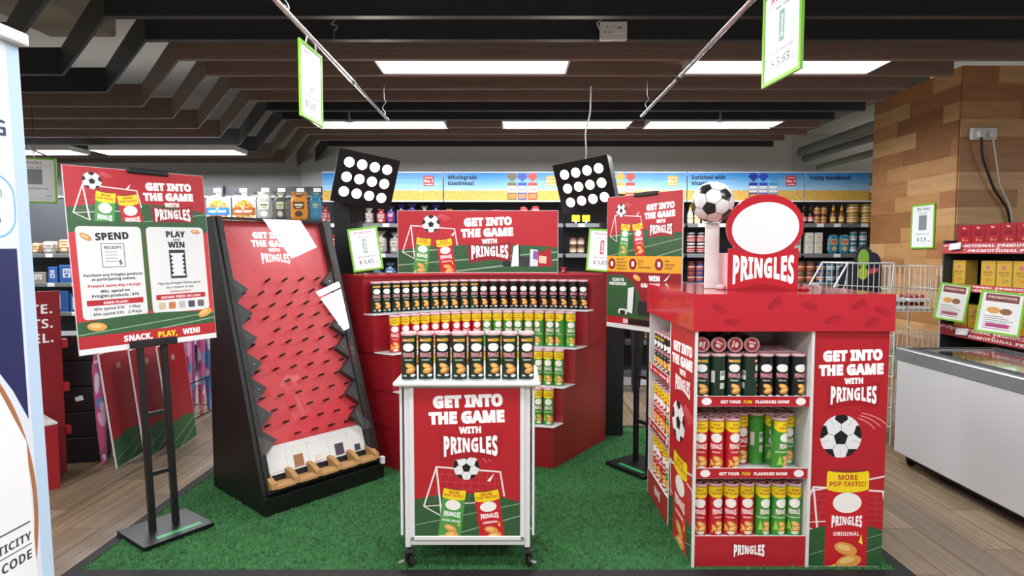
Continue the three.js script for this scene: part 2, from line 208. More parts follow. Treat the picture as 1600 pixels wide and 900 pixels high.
const GRAIN = (w, h, base, streaks, n, rng = rnd) => tex(w, h, (g) => { rect(g, base, 0, 0, w, h); for (let k = 0; k < n; k++) { g.globalAlpha = 0.08 + rng() * 0.35; g.strokeStyle = streaks[Math.floor(rng() * streaks.length)]; g.lineWidth = 0.6 + rng() * 3.2; const y = rng() * h, a = (rng() - 0.5) * 24; let x = rng() * w - w * 0.3; g.beginPath(); g.moveTo(x, y); g.bezierCurveTo(x + w * 0.15, y + a, x + w * 0.3, y - a, x + w * (0.35 + rng() * 0.5), y + a * 0.4); g.stroke(); } g.globalAlpha = 1; });

// ---------- room shell ----------
const TURF = { x0: -2.05, x1: 1.83, d0: 2.78, d1: 5.12 };
const floor = struct('floor', box(15, 0.2, 13), std('#3a3129', 0.8), [-0.5, -0.105, -2.2], 'wood-look plank floor');
const plankMats = [['#7a6957', ['#53432f', '#a08d74', '#5d4c3a', '#94836c']], ['#83725d', ['#5f4c37', '#ab9678', '#6d5a44', '#4c3d2d']], ['#6c5d4d', ['#4a3b2b', '#8f7d66', '#55463a', '#7d6c58']], ['#8d7b66', ['#695640', '#b39f83', '#7b6850', '#58462f']], ['#756451', ['#4f3f2e', '#9b886e', '#3f3224', '#86745e']]].map(([b, s]) => std(0xffffff, 0.38, { map: GRAIN(640, 96, b, s, 280) }));
const plankGeo = new THREE.BoxGeometry(1.196, 0.01, 0.177); { const p = plankGeo.attributes.position, u = plankGeo.attributes.uv; for (let i = 0; i < p.count; i++) u.setXY(i, p.getX(i) / 1.2 + 0.5, p.getZ(i) / 0.18 + 0.5); plankGeo.rotateY(Math.PI / 2); }
{
  const rest = [];
  for (let c = 0; c < 62; c++) {
    const x = -5.6 + c * 0.18, off = ((c * 7) % 5) * 0.24;
    for (let k = -3; k < 7; k++) {
      const d = k * 1.2 + off;
      if (x > -4.7 && x < 3.1 && d > 2 && d < 7.3 && !(x > TURF.x0 + 0.1 && x < TURF.x1 - 0.1 && d < TURF.d1 - 0.7)) part(floor, 'plank', plankGeo, plankMats[(c * 3 + k * 2 + Math.floor(rnd() * 2) + 10) % 5], [x + 0.5, 0.1, -d + 2.2]);
      else rest.push(plankGeo.clone().translate(x + 0.5, 0.1, -d + 2.2));
    }
  }
  const r = part(floor, 'plank_field', merge(rest), plankMats[1]); r.userData.kind = 'stuff';
}
struct('ceiling', box(15, 0.15, 13), M.slab, [-0.5, 3.72, -2.2], 'grey concrete ceiling slab above the baffles');
struct('wall_back', box(15, 3.8, 0.15), M.wall, [-0.5, 1.9, -8.35], 'grey wall far behind the shelving');
struct('wall_left', box(0.15, 3.8, 13), M.wall, [-7.9, 1.9, -2.2]);
struct('wall_right', box(0.15, 3.8, 13), M.wall, [6.9, 1.9, -2.2]);
struct('wall_front', box(15, 3.8, 0.15), M.wall, [-0.5, 1.9, 4.25]);
struct('wall_bulkhead', prism([[3.42, 7.44], [-2.0, 7.44], [-2.85, 8.2], [-2.85, 8.3], [3.42, 8.3]], 1.97, 3.66), std('#dededb', 0.75), [0, 0, 0], 'pale grey bulkhead wall above the bread shelves');

for (const [x, w, d, label] of PANELS) {
  const t = thing('ceiling_light', label, 'ceiling light', [x + w / 2, d > 6 ? 2.6 : LAMP_Y, d + 0.15], 0, 'lit ceiling panels');
  part(t, 'frame', merge([box(w + 0.03, 0.05, 0.012).clone().translate(0, 0.03, 0.155), box(w + 0.03, 0.05, 0.012).clone().translate(0, 0.03, -0.155), box(0.012, 0.05, 0.3).clone().translate(w / 2 + 0.008, 0.03, 0), box(0.012, 0.05, 0.3).clone().translate(-w / 2 - 0.008, 0.03, 0)]), M.white);
  part(t, 'diffuser', box(w, 0.03, 0.3), M.glow, [0, 0.03, 0]);
  const l = new THREE.RectAreaLight(LAMP_COLOR, LAMP * (d > 5 ? 2.3 : 1), w, 0.3); l.position.set(0, 0.008, 0); l.rotation.x = -Math.PI / 2; l.name = 'panel_light'; t.add(l);
}

// ceiling baffles: boards on edge that run across, step away from the camera on a slant, and run on
{
  const tone = 'kkkkbbbbkkbbbk', brown = std(0xffffff, 0.55, { map: GRAIN(512, 64, '#766459', ['#6b594e', '#7f6d62', '#65544a'], 160) }), black = std('#1d1f23', 0.5), nth = { k: 0, b: 0 };
  for (let i = 0; i < 14; i++) {
    const d = 2.43 + i * 0.3355 - (i > 11 ? 0.02 : 0) + (i === 13 ? 0.03 : 0), jog = 1.0 + (d - 3.145) * 0.3, th = 0.045, xr = 2.88 + (i < 5 ? 0.35 : 0) + (i % 3) * 0.04, s = 0.02;
    const pts = [[xr, d], [-2.05, d], [-3.0, d + jog], [-7.2, d + jog], [-7.2, d + jog + th], [-3.0 - s, d + jog + th], [-2.05 - s, d + th], [xr, d + th]];
    const g = prism(pts, 2.71, 2.885), p = g.attributes.position, u = g.attributes.uv; for (let q = 0; q < p.count; q++) u.setXY(q, p.getX(q) / 1.6 - p.getZ(q) * 0.3, p.getY(q) / 0.2);
    const k = tone[i], o = part(scene, numbered('ceiling_baffle'), g, k === 'k' ? black : brown);
    tag(o, ORD[nth[k]++] + (k === 'k' ? ' black ceiling baffle' : ' brown wood-look ceiling baffle') + ' counted from the camera', 'baffle', 'ceiling baffles');
  }
}
// services above the right-hand end of the baffles
tag(part(scene, 'concrete_beam', box(0.5, 0.4, 1.85), M.concrete, [4.1, 3.3, -7.3]), 'raw concrete beam under the slab beside the wooden column', 'beam');
for (const [k, x, y, r] of [[0, 3.45, 2.88, 0.06], [1, 3.5, 2.78, 0.045], [2, 3.7, 2.66, 0.05]]) tag(part(scene, numbered('ceiling_pipe'), rod([x + 0.45, y, -6.42], [x + 0.45, y, -8.2], r, 14), std(['#8b8c84', '#7b7c75', '#969689'][k], 0.6)), ['upper', 'lowest left', 'right-hand'][k] + ' grey service pipe running back beside the wooden column', 'pipe', 'service pipes');
tag(part(scene, 'air_duct', rbox(0.5, 0.35, 2.4, 0.02), M.concrete, [-3.2, 3.3, -3.4]), 'grey air duct above the slanted baffles', 'duct');

// ---------- turf platform ----------
{
  const { x0, x1, d0, d1 } = TURF, w = x1 - x0, l = d1 - d0, t = thing('artificial_turf', 'green artificial grass mat with black edging under the display', 'turf', [(x0 + x1) / 2, 0, (d0 + d1) / 2]);
  part(t, 'backing', box(w, 0.01, l), std(0xffffff, 0.95, { map: tex(512, 512, (g) => { rect(g, '#235a2b', 0, 0, 512, 512); for (let k = 0; k < 9000; k++) { g.fillStyle = ['#163d1d', '#25592d', '#2f6b36', '#1a4521', '#0f2f16'][k % 5]; g.fillRect(rnd() * 512, rnd() * 512, 2, 5); } }) }), [0, 0.0055, 0]);
  for (const [ew, el, x, z] of [[w + 0.12, 0.06, 0, l / 2 + 0.03], [w + 0.12, 0.06, 0, -l / 2 - 0.03], [0.06, l, -w / 2 - 0.03, 0], [0.06, l, w / 2 + 0.03, 0]]) part(t, 'edging', box(ew, 0.014, el), M.blackMatte, [x, 0.0075, z]);
  const N = 130000, blade = new THREE.BufferGeometry(); blade.setAttribute('position', new THREE.Float32BufferAttribute([-0.0016, 0, 0, 0.0016, 0, 0, 0.0009, 0.011, 0.002, -0.0009, 0.011, 0.002, 0, 0.02, 0.007], 3)); blade.setIndex([0, 1, 2, 0, 2, 3, 3, 2, 4]); blade.computeVertexNormals();
  const im = new THREE.InstancedMesh(blade, std('#ffffff', 0.7, { side: THREE.DoubleSide }), N), m4 = new THREE.Matrix4(), q = new THREE.Quaternion(), e = new THREE.Euler(), c = new THREE.Color(), sc = new THREE.Vector3(), ps = new THREE.Vector3();
  for (let i = 0; i < N; i++) { e.set(rr(-0.5, 0.5), rr(0, 6.283), rr(-0.5, 0.5)); const s = rr(0.6, 1.15); m4.compose(ps.set(rr(-w / 2, w / 2), 0.01, rr(-l / 2, l / 2)), q.setFromEuler(e), sc.set(s, s * 0.85, s)); im.setMatrixAt(i, m4); const k = rnd(); im.setColorAt(i, c.setRGB(0.028 + k * 0.05, 0.125 + k * 0.17, 0.035 + k * 0.04)); }
  im.name = 'grass_blades'; im.userData.kind = 'stuff'; shade(im); t.add(im);
}
const GY = 0.013;

// ---------- crisp cans ----------
const CAN = {};
for (const kind of ['green', 'black', 'red', 'lime']) {
  const H = kind === 'green' || kind === 'black' ? 0.222 : 0.258, R = 0.0362, o = new THREE.Group();
  part(o, 'body', lathe([[R, 0.005], [R, H - 0.008]], 28), canWrap(kind)); part(o, 'base_rim', lathe([[0, 0.003], [R - 0.003, 0.003], [R - 0.001, 0], [R + 0.0006, 0.002], [R + 0.0006, 0.006]], 28), M.steel);
  part(o, 'lid', lathe([[R, H - 0.009], [R + 0.0012, H - 0.009], [R + 0.0014, H + 0.002], [R - 0.001, H + 0.004], [R - 0.004, H + 0.003], [R - 0.005, H]], 28), M.pink);
  const top = new THREE.CircleGeometry(R - 0.0045, 24).rotateX(-Math.PI / 2); part(o, 'lid_top', top, lidPrint, [0, H + 0.0006, 0]);
  CAN[kind] = { o, H };
}
const CANNAME = { green: 'dark green crisp can', black: 'black crisp can', red: 'red crisp can', lime: 'bright green crisp can' };
function can(kind, x, y, d, rot, where, group, lying) {
  const o = CAN[kind].o.clone(); o.name = numbered('crisp_can'); scene.add(o); tag(o, CANNAME[kind] + ', ' + where, 'crisp can', group);
  if (lying) { o.position.set(x, y + 0.038, -d); o.rotation.set(Math.PI / 2, rot, 0, 'XYZ'); o.position.z -= CAN[kind].H; } else { o.position.set(x, y, -d); o.rotation.y = rot; }
  return o;
}

// ---------- stepped podium ----------
const PC = [0.009, 3.236], PA = 0.19, dg = Math.PI / 180;
const podAt = (r, a) => { const q = a * dg - PA; return [PC[0] + Math.sin(q) * r, PC[1] + Math.cos(q) * r]; };
{
  const t = thing('stepped_podium', 'curved red stepped podium holding four rows of crisp cans', 'display podium', [PC[0], GY, PC[1]], PA);
  const foot = (r, A, over = 0) => { const p = []; for (let k = 0; k <= 30; k++) { const a = (-A + 2 * A * k / 30) * dg; p.push([Math.sin(a) * (r - over), Math.cos(a) * (r - over)]); } p.push([1.03, 1.39], [0.85, 1.72], [-0.85, 1.72], [-1.03, 1.39]); return p; };
  const R = [0.935, 1.053, 1.197, 1.356, 1.46], A = [28.4, 30.8, 33.1, 35.1, 35.7], Hh = [0.29, 0.545, 0.805, 1.07, 1.335]; let y = 0;
  R.forEach((r, k) => {
    part(t, k < 4 ? 'tier' : 'counter', prism(foot(r, A[k]), y, Hh[k] - (k < 4 ? 0.0005 : 0)), M.red); y = Hh[k];
    if (k < 4) { const f = foot(r, A[k] + 0.25, 0.012), inner = []; for (let q = 30; q >= 0; q--) { const a = (-A[k + 1] + 2 * A[k + 1] * q / 30) * dg; inner.push([Math.sin(a) * (R[k + 1] + 0.01), Math.cos(a) * (R[k + 1] + 0.01)]); } part(t, 'shelf', prism([...f.slice(0, 31), ...inner], Hh[k] - 0.0005, Hh[k] + 0.006), M.whiteGloss); }
    else { part(t, 'counter_top', prism(foot(r, A[k], 0.015), 1.335, 1.35), M.redGloss); }
  });
  const rowName = ['bottom', 'third', 'second', 'top'], n = [12, 15, 18, 22];
  for (let k = 0; k < 4; k++) for (let i = 0; i < n[k]; i++) {
    const a = (A[k] - 0.6) * (-1 + 2 * (i + 0.5) / n[k]), [x, d] = podAt(R[k] + 0.05, a), left = i < n[k] / 2, turned = k === 2 && (i === 14 || i === 16);
    can(k === 3 ? (left ? 'green' : 'black') : left ? 'red' : 'lime', x, GY + Hh[k] + 0.0064, d, PA - a * dg * 0.5 + rr(-0.25, 0.25) + (turned ? -1 : 0), ORD[i] + ' from left in the podium\'s ' + rowName[k] + ' row', 'cans on the stepped podium');
  }
}
{
  const b = thing('campaign_board', 'wide red football campaign board standing on the stepped podium', 'sign', [-0.269, GY + 1.3505, 4.77]);
  part(b, 'board', box(1.268, 0.49, 0.012), M.board, [0, 0.245, 0]); part(b, 'print', plane(1.262, 0.484), podiumSign, [0, 0.245, 0.0065]); part(b, 'foot', box(0.2, 0.03, 0.1), M.board, [-0.4, 0.015, -0.05]); part(b, 'foot', box(0.2, 0.03, 0.1), M.board, [0.4, 0.015, -0.05]);
}
// floodlight towers
function tower(x, d, head, yaw, roll, label) {
  const t = thing('floodlight_tower', label, 'floodlight', [x, GY, d]), W = 0.47, Hh = 0.4, D = 0.15;
  part(t, 'post', rbox(0.185, 1.98, 0.17, 0.004), M.black, [0, 0.99, 0]); const n = part(t, 'neck', rbox(0.12, 0.34, 0.1, 0.004), M.black, [head[0] * 0.55, 1.93, 0.09], [0.25, yaw * 0.5, 0]);
  const g = new THREE.BoxGeometry(W, Hh, D, 1, 1, 1), p = g.attributes.position; for (let i = 0; i < p.count; i++) if (p.getZ(i) < 0) { p.setX(i, p.getX(i) * 0.86); p.setY(i, p.getY(i) * 0.82); } g.computeVertexNormals();
  const h = part(t, 'head', g.toNonIndexed(), M.blackMetal, head); h.geometry.computeVertexNormals(); h.rotation.order = 'YXZ'; h.rotation.set(0.3, yaw, roll);
  for (let r = 0; r < 3; r++) for (let c = 0; c < 4; c++) { const l = part(h, 'lamp', lathe([[0, 0.006], [0.036, 0.004], [0.0385, 0], [0, 0]], 24), M.lampGlow, [(c - 1.5) * 0.098, (1 - r) * 0.112, D / 2 + 0.001], [Math.PI / 2, 0, 0]); }
  const s = new THREE.SpotLight(0xfff6e4, 1.6, 0, 1.0, 0.6); s.name = 'floodlight_beam'; s.castShadow = true; s.shadow.radius = 6; s.position.copy(new THREE.Vector3(0, 0, 0.13).applyEuler(h.rotation).add(h.position)); s.target.position.copy(new THREE.Vector3(0, 0, 2).applyEuler(h.rotation).add(h.position)); t.add(s, s.target); s.target.name = 'beam_target';
}
tower(-1.31, 4.85, [0.16, 2.08, 0.16], 0.5, -0.13, 'black floodlight tower with twelve lamps, left of the podium');
tower(0.82, 4.96, [-0.22, 2.05, 0.18], -0.55, 0.1, 'black floodlight tower with twelve lamps, right of the podium');
// green-framed price signs
function priceSign(label, m, [x, y, d], ang, roll, lean, W = 0.215, H = 0.3, name = 'price_sign') {
  const t = thing(name, label, 'price sign', [x, y, d], ang); t.rotation.order = 'YXZ'; t.rotation.z = roll; t.rotation.x = lean;
  const o = poly([[-W / 2, 0], [W / 2, 0], [W / 2, H], [-W / 2, H]]); o.holes.push(new THREE.Path([[-W / 2 + 0.012, 0.012], [-W / 2 + 0.012, H - 0.012], [W / 2 - 0.012, H - 0.012], [W / 2 - 0.012, 0.012]].map((p) => new THREE.Vector2(...p))));
  part(t, 'frame', extrude(o, 0.008, 0.0015), M.green, [0, 0, -0.004]); part(t, 'sheet', box(W - 0.02, H - 0.02, 0.003), [M.board, M.board, M.board, M.board, m, m], [0, H / 2, 0]); return t;
}
const sheetGreen = priceSheet('Promotion', '$ 5.65', '#8fb3a4'), sheetRed = priceSheet('Promotion', '$ 5.65', '#b8414b');
priceSign('green-framed price sign on the left end of the podium top', sheetGreen, [-1.1, GY + 1.372, 4.62], 0.25, 0.14, -0.15, 0.225, 0.335);
priceSign('green-framed price sign with red can on the right end of the podium top', sheetRed, [0.7, GY + 1.36, 4.78], -0.2, -0.07, -0.1, 0.225, 0.335);

// ---------- plinko game ----------
{
  const ang = 0.845, W = 0.82, t = thing('plinko_game', 'tall black plinko game board with red sloping face and pegs', 'game board', [-1.403, GY, 3.345], ang);
  // local: x along the front from its left corner, z towards the player, s = depth behind the front edge
  const prof = poly([[0, 0], [-0.0, 0.1], [-0.03, 0.11], [-0.62, 1.735], [-0.7, 1.735], [-0.7, 0]]);   // (z, y)
  const side = () => extrude(prof, 0.025, 0).rotateY(-Math.PI / 2);
  part(t, 'side_panel', side(), M.black, [0.025, 0, 0]); part(t, 'side_panel', side(), M.black, [W, 0, 0]);
  part(t, 'kick_board', rbox(W - 0.05, 0.1, 0.02, 0.003), M.black, [W / 2, 0.05, -0.012]); part(t, 'back_panel', box(W - 0.05, 1.7, 0.015), M.blackMatte, [W / 2, 0.85, -0.69]); part(t, 'top_panel', box(W - 0.05, 0.015, 0.08), M.black, [W / 2, 1.727, -0.655]);
  const tilt = Math.atan(0.59 / 1.625), L = Math.hypot(0.59, 1.625), f = new THREE.Group(); f.name = 'face'; f.position.set(W / 2, 0.11, -0.03); f.rotation.x = -tilt; t.add(f);   // y runs up the slope
  const fw = W - 0.05, z0 = -0.06;
  part(f, 'backboard', box(fw, L - 0.27, 0.01), std('#c9373f', 0.42), [0, 0.135 + L / 2, z0]);
  part(f, 'title_print', plane(0.7, 0.295), plinkoHead, [0, L - 0.185, z0 + 0.0055]);
  for (const s of [-1, 1]) { part(f, 'rail', rbox(0.035, L, 0.075, 0.004), M.black, [s * (fw / 2 - 0.0175), L / 2, -0.0275]); for (let k = 0; k < 7; k++) { const y = 0.3 + k * 0.158 + (s > 0 ? 0.03 : 0), b = part(f, 'bumper', extrude(poly([[0, -0.078], [0.085, 0], [0, 0.078]]), 0.045, 0.002), M.darkGrey, [s * -(fw / 2 - 0.035), y, z0 + 0.006]); if (s < 0) { b.rotation.z = Math.PI; } b.position.x = s * (fw / 2 - 0.035); if (s > 0) b.rotation.z = Math.PI; else b.rotation.z = 0; part(b, 'screw', cyl(0.004, 0.003, 8), M.chrome, [0.035, 0, 0.0485], [Math.PI / 2, 0, 0]); } }
  for (let r = 0; r < 13; r++) { const six = r % 2, n = six ? 6 : 5; for (let c = 0; c < n; c++) { const x = six ? (c - 2.5) * 0.118 : (c - 2) * 0.118; if (!six && (c === 0 && r % 4 === 0)) continue; part(f, 'peg', cyl(0.0072, 0.064, 10), M.blackMetal, [x, 0.31 + r * 0.083, z0 + 0.036], [Math.PI / 2, 0, 0]); } }
  part(f, 'lower_board', box(fw, 0.17, 0.01), M.blackMatte, [0, 0.03, z0 - 0.004]); part(f, 'tray_floor', box(fw, 0.01, 0.09), M.black, [0, 0.012, z0 + 0.04]);
  part(f, 'prize_backing', box(fw - 0.07, 0.17, 0.006), M.whiteGloss, [0, 0.185, z0 + 0.004]);
  const wire = std(0xffffff, 0.5, { map: tex(128, 128, (g) => { rect(g, '#e3e3e0', 0, 0, 128, 128); for (let k = 0; k < 12; k++) { rect(g, '#bcbcb8', 0, 6 + k * 10, 128, 1.5); } }) });
  for (let k = 0; k < 5; k++) { const x = (k - 2) * 0.142; part(f, 'prize_picture', box(0.125, 0.13, 0.004), wire, [x, 0.18, z0 + 0.009]); if (k === 1 || k === 3) part(f, 'prize_card', box(0.06, 0.07, 0.004), std(k === 1 ? '#9a6a4a' : '#4a3a4e', 0.5), [x + 0.01, 0.15, z0 + 0.014]); if (k === 4 || k === 2) part(f, 'prize_card', box(0.04, 0.04, 0.004), std(k === 4 ? '#3d3f42' : '#d8cfc0', 0.5), [x, 0.13, z0 + 0.014]); }
  for (let k = 0; k < 6; k++) { const x = (k - 2.5) * 0.142; part(f, 'divider', extrude(poly([[0, 0], [0.1, 0], [0.1, 0.03], [0.05, 0.075], [0, 0.1]]), 0.03, 0.002).rotateY(-Math.PI / 2), M.cardboard, [x + 0.015, 0.025, z0 + 0.01]); }
  for (let k = 0; k < 5; k++) part(f, 'tray', extrude(poly([[0, 0], [0.1, 0], [0.1, 0.012], [0.07, 0.035], [0, 0.045]]), 0.108, 0.001).rotateY(-Math.PI / 2), M.cardboard, [(k - 2) * 0.142 + 0.054, 0.02, z0 + 0.012]);
  part(f, 'clear_cover', box(fw - 0.01, L - 0.24, 0.003), M.acrylic, [0, L / 2 + 0.11, 0.012]); part(t, 'latch', rbox(0.025, 0.05, 0.03, 0.004), M.whiteGloss, [W - 0.02, 0.13, 0.012]);
}

// ---------- poster stands ----------
function posterStand(label, m, plate, ang, lean, base) {
  const t = thing('poster_stand', label, 'poster stand', [plate[0], GY, plate[1]], ang);
  part(t, 'base_plate', rbox(0.36, 0.022, 0.32, 0.003), M.blackMetal, [0, 0.013, 0.02]); part(t, 'green_tape', box(0.23, 0.001, 0.035), M.tape, [0.02, 0.0247, 0.125]);
  const f = new THREE.Group(); f.name = 'upright_frame'; f.rotation.x = -lean; f.position.y = 0.02; t.add(f);
  for (const x of [-0.06, 0.06]) part(f, 'post', rbox(0.03, 1.02, 0.03, 0.002), M.black, [x, 0.51, 0]);
  for (const y of [0.3, 0.62]) part(f, 'crossbar', box(0.1, 0.022, 0.022), M.black, [0, y, 0]); part(f, 'holder', rbox(0.24, 0.04, 0.045, 0.003), M.black, [0, 1.005, 0.012]);
  part(f, 'spine', box(0.05, 0.78, 0.012), M.black, [0, 1.39, -0.012]);
  const p = new THREE.Group(); p.name = 'poster'; p.position.set(base[0], base[1], base[2]); p.rotation.z = base[3] ?? 0; f.add(p);
  part(p, 'board', box(0.69, 0.945, 0.008), M.board, [0, 0.4725, 0.006]); part(p, 'print', plane(0.686, 0.941), m, [0, 0.4725, 0.0107]);
  part(f, 'clip', rbox(0.21, 0.03, 0.035, 0.008), M.black, [base[0] + 0.03, base[1] + 0.941, 0.02]);
}
posterStand('black stand with spend-and-play rules poster, beside the roll-up banner', posterLeft, [-1.893, 3.196], 0.945, 0.075, [0.0, 0.985, 0.014, 0.02]);
posterStand('black stand with grand prizes poster, behind the square display stand', posterRight, [0.915, 4.16], -0.967, 0.0, [0.0, 0.945, 0.014, 0]);

// ---------- white trolley ----------
{
  const t = thing('product_trolley', 'white wheeled trolley with football poster carrying eight dark cans', 'trolley', [-0.212, GY, 2.985]), W = 0.65, D = 0.345;
  part(t, 'table_top', rbox(0.69, 0.024, 0.44, 0.011), M.whiteGloss, [0, 0.895, 0]);
  for (const sx of [-1, 1]) for (const sz of [-1, 1]) { part(t, 'leg', rbox(0.026, 0.78, 0.026, 0.003), M.whiteGloss, [sx * (W / 2 - 0.04), 0.49, sz * (D / 2)]); const c = new THREE.Group(); c.name = 'caster'; c.position.set(sx * (W / 2 - 0.04), 0.0, sz * D / 2); t.add(c); part(c, 'wheel', lathe([[0, -0.011], [0.026, -0.011], [0.03, -0.007], [0.03, 0.007], [0.026, 0.011], [0, 0.011]], 18), M.rubber, [0.008, 0.03, -0.01], [0, sx > 0 ? 0.2 : 0.6, Math.PI / 2]); part(c, 'fork', merge([box(0.004, 0.05, 0.03).clone().translate(-0.014, 0.05, 0), box(0.004, 0.05, 0.03).clone().translate(0.024, 0.05, 0), box(0.044, 0.012, 0.035).clone().translate(0.004, 0.08, 0.0)]), M.darkGrey); part(c, 'brake', rbox(0.03, 0.006, 0.02, 0.002), M.steel, [sx * 0.03, 0.035, 0.02], [0, 0, sx * -0.3]); }
  for (const sz of [-1, 1]) { part(t, 'rail', rbox(W - 0.09, 0.03, 0.02, 0.003), M.whiteGloss, [0, 0.125, sz * D / 2]); part(t, 'rail', rbox(W - 0.09, 0.02, 0.02, 0.003), M.whiteGloss, [0, 0.87, sz * D / 2]); }
  for (const sx of [-1, 1]) { part(t, 'side_panel', rbox(0.012, 0.72, D + 0.03, 0.003), M.whiteGloss, [sx * (W / 2 - 0.012), 0.52, 0]); part(t, 'poster_rail', rbox(0.022, 0.74, 0.012, 0.003), M.whiteGloss, [sx * 0.262, 0.51, D / 2 + 0.018]); }
  part(t, 'poster_rail', rbox(0.545, 0.02, 0.012, 0.003), M.whiteGloss, [0, 0.15, D / 2 + 0.018]);
  const b = part(t, 'poster_board', box(0.505, 0.72, 0.004), M.board, [0, 0.515, D / 2 + 0.016]); part(b, 'print', plane(0.5, 0.715), trolleyPoster, [0, 0, 0.003]); part(t, 'back_board', box(0.505, 0.705, 0.004), M.board, [0, 0.51, -D / 2]);
  for (let k = 0; k < 8; k++) can('green', -0.212 + (k - 3.5) * 0.0795 + 0.002, GY + 0.9072, 2.83 + (k % 3) * 0.006, rr(-0.14, 0.14), ORD[k] + ' from left on the white trolley', 'cans on the white trolley');
}

// ---------- square display stand ----------
{
  const X0 = 0.861, X1 = 1.775, D0 = 2.81, D1 = 3.74, t = thing('display_stand', 'square red cardboard display stand with shelves of crisp cans', 'display stand', [X0, GY, D0]);
  const W = X1 - X0, D = D1 - D0, xs = 0.553, ds = 0.43, top = 1.14;   // front bay x 0..xs; side panel depth 0..ds
  part(t, 'base', box(W, 0.012, D), M.board, [W / 2, 0.006, -D / 2]);
  const hb = [header, header, M.redGloss, M.redGloss, header, header]; part(t, 'header', box(W + 0.03, 0.175, D + 0.03), hb, [W / 2, top + 0.0875, -D / 2]);
  const fp = part(t, 'front_panel', box(W - xs - 0.006, top - 0.006, 0.012), M.board, [(W + xs) / 2 + 0.003, top / 2, -0.006]); part(fp, 'print', plane(W - xs - 0.006, top - 0.006), standPanel, [0, 0, 0.0065]);
  const sp = part(t, 'side_panel', box(0.012, top - 0.006, ds), M.board, [0.006, top / 2, -ds / 2]); part(sp, 'print', plane(ds - 0.008, top - 0.006), standPanel, [-0.0065, 0, 0], [0, -Math.PI / 2, 0]);
  part(t, 'divider', box(0.012, top, ds), M.board, [xs, top / 2, -ds / 2]); part(t, 'bay_back', box(xs, top, 0.01), M.board, [xs / 2, top / 2, -ds + 0.005]);
  part(t, 'right_panel', box(0.012, top, D), M.redCard, [W - 0.006, top / 2, -D / 2]); part(t, 'rear_panel', box(W, top, 0.012), M.board, [W / 2, top / 2, -D + 0.006]); part(t, 'bay_back', box(0.01, top, D - ds), M.board, [0.42, top / 2, -(D + ds) / 2]);
  part(t, 'corner_post', box(0.012, top, 0.012), M.board, [0.006, top / 2, 0.004]); part(t, 'corner_post', box(0.014, top, 0.012), M.board, [0.006, top / 2, -ds]); part(t, 'corner_post', box(0.014, top, 0.014), M.board, [0.006, top / 2, -D + 0.007]); part(t, 'corner_post', box(0.014, top, 0.012), M.board, [xs, top / 2, 0.002]);
  const SH = [0.135, 0.455, 0.802];
  SH.forEach((y, k) => {
    part(t, 'shelf', box(xs - 0.02, 0.01, ds - 0.02), M.board, [xs / 2, y - 0.005, -ds / 2]); part(t, 'shelf', box(0.4, 0.01, D - ds - 0.03), M.board, [0.215, y - 0.005, -(D + ds) / 2]);
    if (k) { const s = part(t, 'shelf_strip', box(xs - 0.012, 0.05, 0.006), M.board, [xs / 2, y + 0.003, -0.002]); part(s, 'print', plane(xs - 0.014, 0.048), shelfStrip, [0, 0, 0.0035]); const q = part(t, 'shelf_strip', box(0.006, 0.05, D - ds - 0.02), M.board, [0.002, y + 0.003, -(D + ds) / 2]); part(q, 'print', plane(D - ds - 0.022, 0.048), shelfStrip, [-0.0035, 0, 0], [0, -Math.PI / 2, 0]); }
    else { const s = part(t, 'lower_panel', box(xs - 0.012, 0.152, 0.006), M.board, [xs / 2, 0.076, -0.002]); part(s, 'print', plane(xs - 0.014, 0.15), bottomPanel, [0, 0, 0.0035]); const q = part(t, 'lower_panel', box(0.006, 0.152, D - ds - 0.02), M.board, [0.002, 0.076, -(D + ds) / 2]); part(q, 'print', plane(D - ds - 0.022, 0.15), bottomPanel, [-0.0035, 0, 0], [0, -Math.PI / 2, 0]); }
  });
  const G = 'cans in the square display stand', rows = ['front', 'second', 'third', 'fourth'], sh = ['bottom', 'middle', 'top'];
  for (let k = 0; k < 3; k++) for (let r = 0; r < 4; r++) for (let c = 0; c < 7; c++) {
    let kind = k === 2 ? (c < 4 ? 'green' : 'black') : c < 4 ? 'red' : 'lime', rot = rr(-0.3, 0.3);
    if (k === 1) { if (r === 0 && (c === 3 || c === 4 || c === 6)) continue; if (r === 1 && c === 4) rot = 3; if (r === 0 && c === 5) rot = 0.5; }
    if (k === 2 && r === 0 && (c === 1 || c === 3)) rot = c === 1 ? 2.9 : 1.2;
    can(kind, X0 + 0.0515 + c * 0.0763, GY + SH[k] + 0.0004, D0 + 0.055 + r * 0.093 + rr(0, 0.004), rot, ORD[c] + ' from left, ' + rows[r] + ' row, ' + sh[k] + ' front shelf, square stand', G);
  }
  for (let c = 0; c < 4; c++) can('green', X0 + 0.052 + c * 0.08, GY + SH[2] + 0.2265, D0 + 0.06 + CAN.green.H * 0, rr(-2, 2), 'lying on its side, ' + ORD[c] + ' from left, top front shelf', G, true);
  for (let k = 0; k < 3; k++) for (let r = 0; r < 2; r++) for (let c = 0; c < 6; c++) can(k === 2 ? (c < 3 ? 'green' : 'black') : c < 4 ? 'red' : 'lime', X0 + 0.055 + r * 0.085, GY + SH[k] + 0.0004, D1 - 0.06 - c * 0.076, -Math.PI / 2 + rr(-0.2, 0.5), ORD[c] + ' from rear, ' + (r ? 'inner' : 'outer') + ' row, ' + sh[k] + ' side shelf, square stand', G);
}
